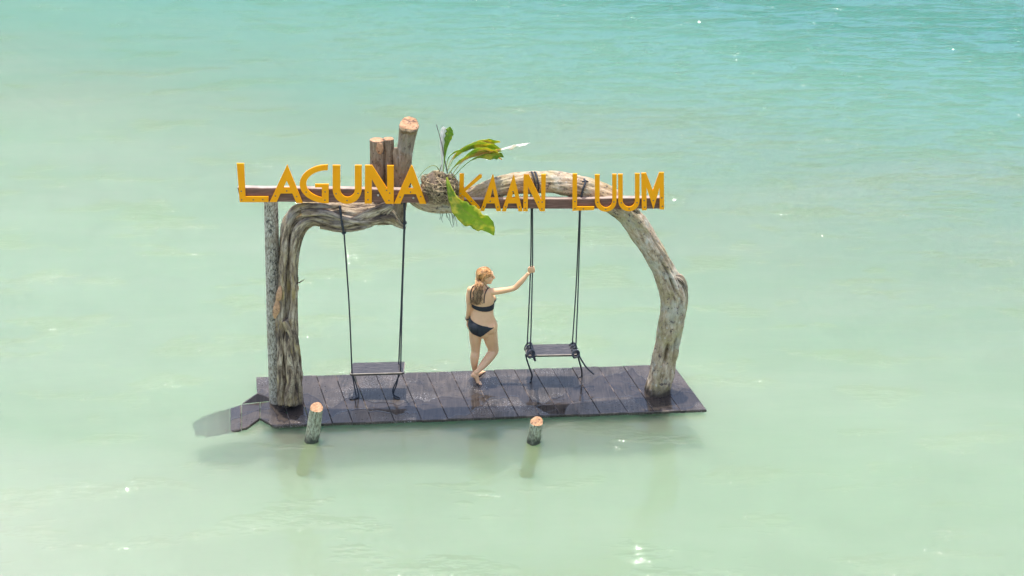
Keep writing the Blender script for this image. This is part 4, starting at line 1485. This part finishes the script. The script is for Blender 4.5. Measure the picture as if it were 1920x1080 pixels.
def garment(name, planes, offset, keep, mat, parent):
    """cut a band out of the body surface by planes (point, normal = outside) and lift it off the skin"""
    bm = bm_body.copy()
    for p, nrm in planes:
        geo = bm.verts[:] + bm.edges[:] + bm.faces[:]
        bmesh.ops.bisect_plane(bm, geom=geo, plane_co=p, plane_no=nrm, clear_outer=True)
    kill = [f for f in bm.faces if not keep(f.calc_center_median())]
    bmesh.ops.delete(bm, geom=kill, context='FACES')
    bm.normal_update()
    # normals from the body, so the cut edge keeps its place
    for v in bm.verts:
        loc, nn, idx, d = bvh.find_nearest(v.co)
        v.co += nn * offset
    me = bpy.data.meshes.new(name)
    bm.to_mesh(me)
    bm.free()
    o = child(name, me, mat, parent, True)
    s = o.modifiers.new('thickness', 'SOLIDIFY')
    s.thickness = 0.003
    s.offset = 0
    return o


def not_arm(p): return all(seg_dist(p, a, b) > r * 1.12 for a, b, r in ARM_SEG)


def px_plane(a, b, above=True):
    """plane through the view rays of two pixels: outside = above (or below) that line"""
    pa, pb2 = W(*a, 0), W(*b, 0)
    n = (pb2 - pa).cross(Vector((0, 1, 0.30)))       # cut rises gently towards the front
    n.normalize()
    if (n.z > 0) != above: n = -n
    return (pa, n)


# briefs: waistband line and two leg lines
waist = px_plane((879, 591), (931, 602.5), True)
lc, rc = W(899, 627, -.05), W(903, 627, -.05)


def in_legs(p):
    # leg openings as planes through the crotch rising to each hip
    return True


def leg_plane(a, b):
    pa, pb2 = W(*a, -.06), W(*b, -.06)
    n = (pb2 - pa).cross(Vector((0, 1, 0.0)))
    n.normalize()
    if n.z > 0: n = -n
    return (pa, n)


def brief_keep(p):
    if not not_arm(p): return False
    # project to picture-plane metres around the crotch, then test the leg lines
    c = W(901, 626, -.06)
    dx, dz = p.x - c.x, p.z - c.z
    if dx < 0:
        # left hip: steep line up to the side
        lim = max(0.0, (-dx - 0.02)) ** 1.6 * 2.4
    else:
        lim = (max(0.0, dx - 0.01)) * 0.80
    return dz > lim - 0.002


def brief_cut():
    bm = bm_body.copy()
    p, n = waist
    bmesh.ops.bisect_plane(bm, geom=bm.verts[:] + bm.edges[:] + bm.faces[:], plane_co=p, plane_no=n, clear_outer=True)
    c = W(901, 626.5, -.06)
    low = [f for f in bm.faces if f.calc_center_median().z < c.z - 0.05 or (p - f.calc_center_median()).length > 0.6]
    bmesh.ops.delete(bm, geom=low, context='FACES')
    # piecewise-linear leg openings, each cut only within its own slice so that the edge is clean
    line = [(-0.30, 0.26), (-0.175, 0.155), (-0.135, 0.075), (-0.095, 0.030), (-0.045, 0.010), (0.0, -0.006), (0.045, 0.030), (0.12, 0.095), (0.205, 0.148), (0.34, 0.19)]
    for k, (x, z) in enumerate(line):
        bmesh.ops.bisect_plane(bm, geom=bm.verts[:] + bm.edges[:] + bm.faces[:], plane_co=c + Vector((x, 0, 0)), plane_no=X)
    for (xa, za), (xb, zb) in zip(line, line[1:]):
        pa, pb2 = c + Vector((xa, 0, za)), c + Vector((xb, 0, zb))
        n2 = (pb2 - pa).cross(Yv).normalized()
        if n2.z > 0: n2 = -n2
        fs = [f for f in bm.faces if xa <= f.calc_center_median().x - c.x <= xb]
        es = list({e for f in fs for e in f.edges})
        vs3 = list({v for f in fs for v in f.verts})
        bmesh.ops.bisect_plane(bm, geom=vs3 + es + fs, plane_co=pa, plane_no=n2)
        dead = [f for f in bm.faces if xa <= f.calc_center_median().x - c.x <= xb and (f.calc_center_median() - pa).dot(n2) > 0]
        bmesh.ops.delete(bm, geom=dead, context='FACES')
    dead = [f for f in bm.faces if not not_arm(f.calc_center_median())]
    bmesh.ops.delete(bm, geom=dead, context='FACES')
    for v in bm.verts:
        loc, nn, idx, d = bvh.find_nearest(v.co)
        v.co += nn * 0.004
    me = bpy.data.meshes.new('briefs')
    bm.to_mesh(me)
    bm.free()
    o = child('bikini_bottom', me, M_BIKINI, woman, True)
    s = o.modifiers.new('thickness', 'SOLIDIFY')
    s.thickness = 0.004
    s.offset = 0
    return o


brief_cut()
top_p = px_plane((882, 565), (931, 566), True)
bot_p = px_plane((882, 571.5), (931, 577.5), False)


def bra_keep(p):
    return not_arm(p) and p.z > W(905, 590, 0).z


bra = garment('bikini_top', [top_p, bot_p], 0.004, bra_keep, M_BIKINI, woman)


def surface_path(pxs, off=0.005, dy=-0.3):
    pts = []
    for px, py in pxs:
        o = at_depth(px, py, YP - 0.6)
        d = (o - EYE).normalized()
        hit = bvh.ray_cast(o, d)
        if hit[0] is not None:
            pts.append(hit[0] + hit[1] * off)
    return pts


for pxs in ([(884, 567), (882, 556), (883, 546), (886, 539), (889, 536.5)], [(907.5, 568), (908, 558), (910, 549), (914, 541.5), (917, 540)]):
    pts = surface_path(pxs)
    if len(pts) > 1:
        over = pts[-1] + Vector((0.0, .05, -.015))
        child('strap', tube(pts + [over], 0.006, 6, 40), M_BIKINI, bra, True)
pts = surface_path([(903, 529), (908, 532), (912, 537), (914, 541)], 0.003)
if len(pts) > 1:
    child('neck_strap', tube(pts, 0.0035, 6, 20), M_BIKINI, bra, True)
# wristband
wb = W(876.5, 596.5, .043)
ring_pts = [wb + Vector((math.cos(a) * .027, math.sin(a) * .027, math.sin(a) * .01)) for a in [2 * math.pi * i / 14 for i in range(15)]]
child('wristband', tube(ring_pts, 0.006, 6, 40), M_BAND, woman, True)
# eyes, brows
for sg in (-1, 1):
    child('eye', ellipsoid(H(.080, sg * .030, .002), [FA * .010, SD * .012, UP * .006], 10, 8), M_EYE, woman, True)
    child('eyebrow', tube([H(.092, sg * .016, .018), H(.088, sg * .032, .022), H(.072, sg * .048, .016)], 0.0035, 6, 12), M_HAIR, woman, True)

# hair: swept back over the crown, behind the ears and down the back, wet into locks
random.seed(21)
hair = []
cap_me = ellipsoid(H(-.020, 0, .028), [FA * .094, SD * .081, UP * .091], 32, 24)
bmc = bmesh.new()
bmc.from_mesh(cap_me)
bmesh.ops.bisect_plane(bmc, geom=bmc.verts[:] + bmc.edges[:] + bmc.faces[:], plane_co=H(.052, 0, .055), plane_no=(FA * 0.85 - UP * 0.55).normalized(), clear_outer=True)
bmesh.ops.bisect_plane(bmc, geom=bmc.verts[:] + bmc.edges[:] + bmc.faces[:], plane_co=H(-.01, 0, -.035), plane_no=(FA * 0.35 - UP).normalized(), clear_outer=True)
for v in bmc.verts:
    v.co += v.normal * 0.004 * noise.noise(v.co * 60)
bmc.to_mesh(cap_me)
bmc.free()
hair_o = child('hair', cap_me, M_HAIR, woman, True)
s = hair_o.modifiers.new('thickness', 'SOLIDIFY')
s.thickness = 0.006
locks = []
nape = W(901, 531, -.055)
for k in range(240):
    ang = random.uniform(-1.0, 1.0)                 # across the head, -1 = camera side
    ff = random.uniform(-.03, .068)
    start = H(ff, .079 * math.sin(ang * 1.25), .028 + .093 * math.cos(ang * 1.25) * math.sqrt(max(.05, 1 - ((ff + .02) / .098) ** 2)))
    th = ang * 1.25
    m1 = H(-.070 - random.uniform(0, .02), .076 * math.sin(th) * .95, .035 + .055 * math.cos(th))
    m2 = H(-.098 - random.uniform(0, .012), .055 * math.sin(th), -.018)
    tail_x = 893 + random.gauss(0, 4.6) + (ang * 1.5)
    n1 = W(899 + random.gauss(0, 3.2), 536 + random.uniform(-2, 2), -.085 - random.uniform(0, .03))
    e1 = W(895 + random.gauss(0, 4.2), 549, -.112 - random.uniform(0, .022))
    e2 = W(tail_x, 562 + random.uniform(-3, 10), -.108 - random.uniform(0, .018))
    pts = [start, m1, m2, n1, e1, e2]
    r0 = random.uniform(.0035, .0085)
    st = [(p.x, p.y, p.z, r0 * f, r0 * f) for p, f in zip(pts, (.6, 1, 1.1, 1.1, .95, .35))]
    locks.append(sweep(st, 26, 5, ref=SD))
for k in range(46):                                  # locks tucked behind the near ear
    ff = random.uniform(.0, .066)
    start = H(ff, -.074 + random.uniform(0, .02) - .01 * (ff < .03), .070 - ff * .25 + random.uniform(-.035, .012))
    m1 = H(-.020, -.085 - random.uniform(0, .005), .022 + random.uniform(-.02, .03))
    m2 = H(-.055, -.080 - random.uniform(0, .006), -.030 + random.uniform(-.015, .02))
    n1 = W(900 + random.gauss(0, 2.0), 536, -.085 - random.uniform(0, .02))
    e1 = W(895 + random.gauss(0, 2.5), 550, -.115)
    e2 = W(893 + random.gauss(0, 3), 560 + random.uniform(-3, 6), -.11)
    r0 = random.uniform(.003, .005)
    st = [(p.x, p.y, p.z, r0 * f, r0 * f) for p, f in zip([start, m1, m2, n1, e1, e2], (.6, 1, 1.1, 1.1, .95, .35))]
    locks.append(sweep(st, 26, 5, ref=UP))
random.shuffle(locks)
for part_locks, mt in ((locks[0::3], M_HAIR), (locks[1::3], M_HAIR_L), (locks[2::3], M_HAIR_D)):
    child('hair_locks', merge(part_locks), mt, hair_o, True)
bm_body.free()
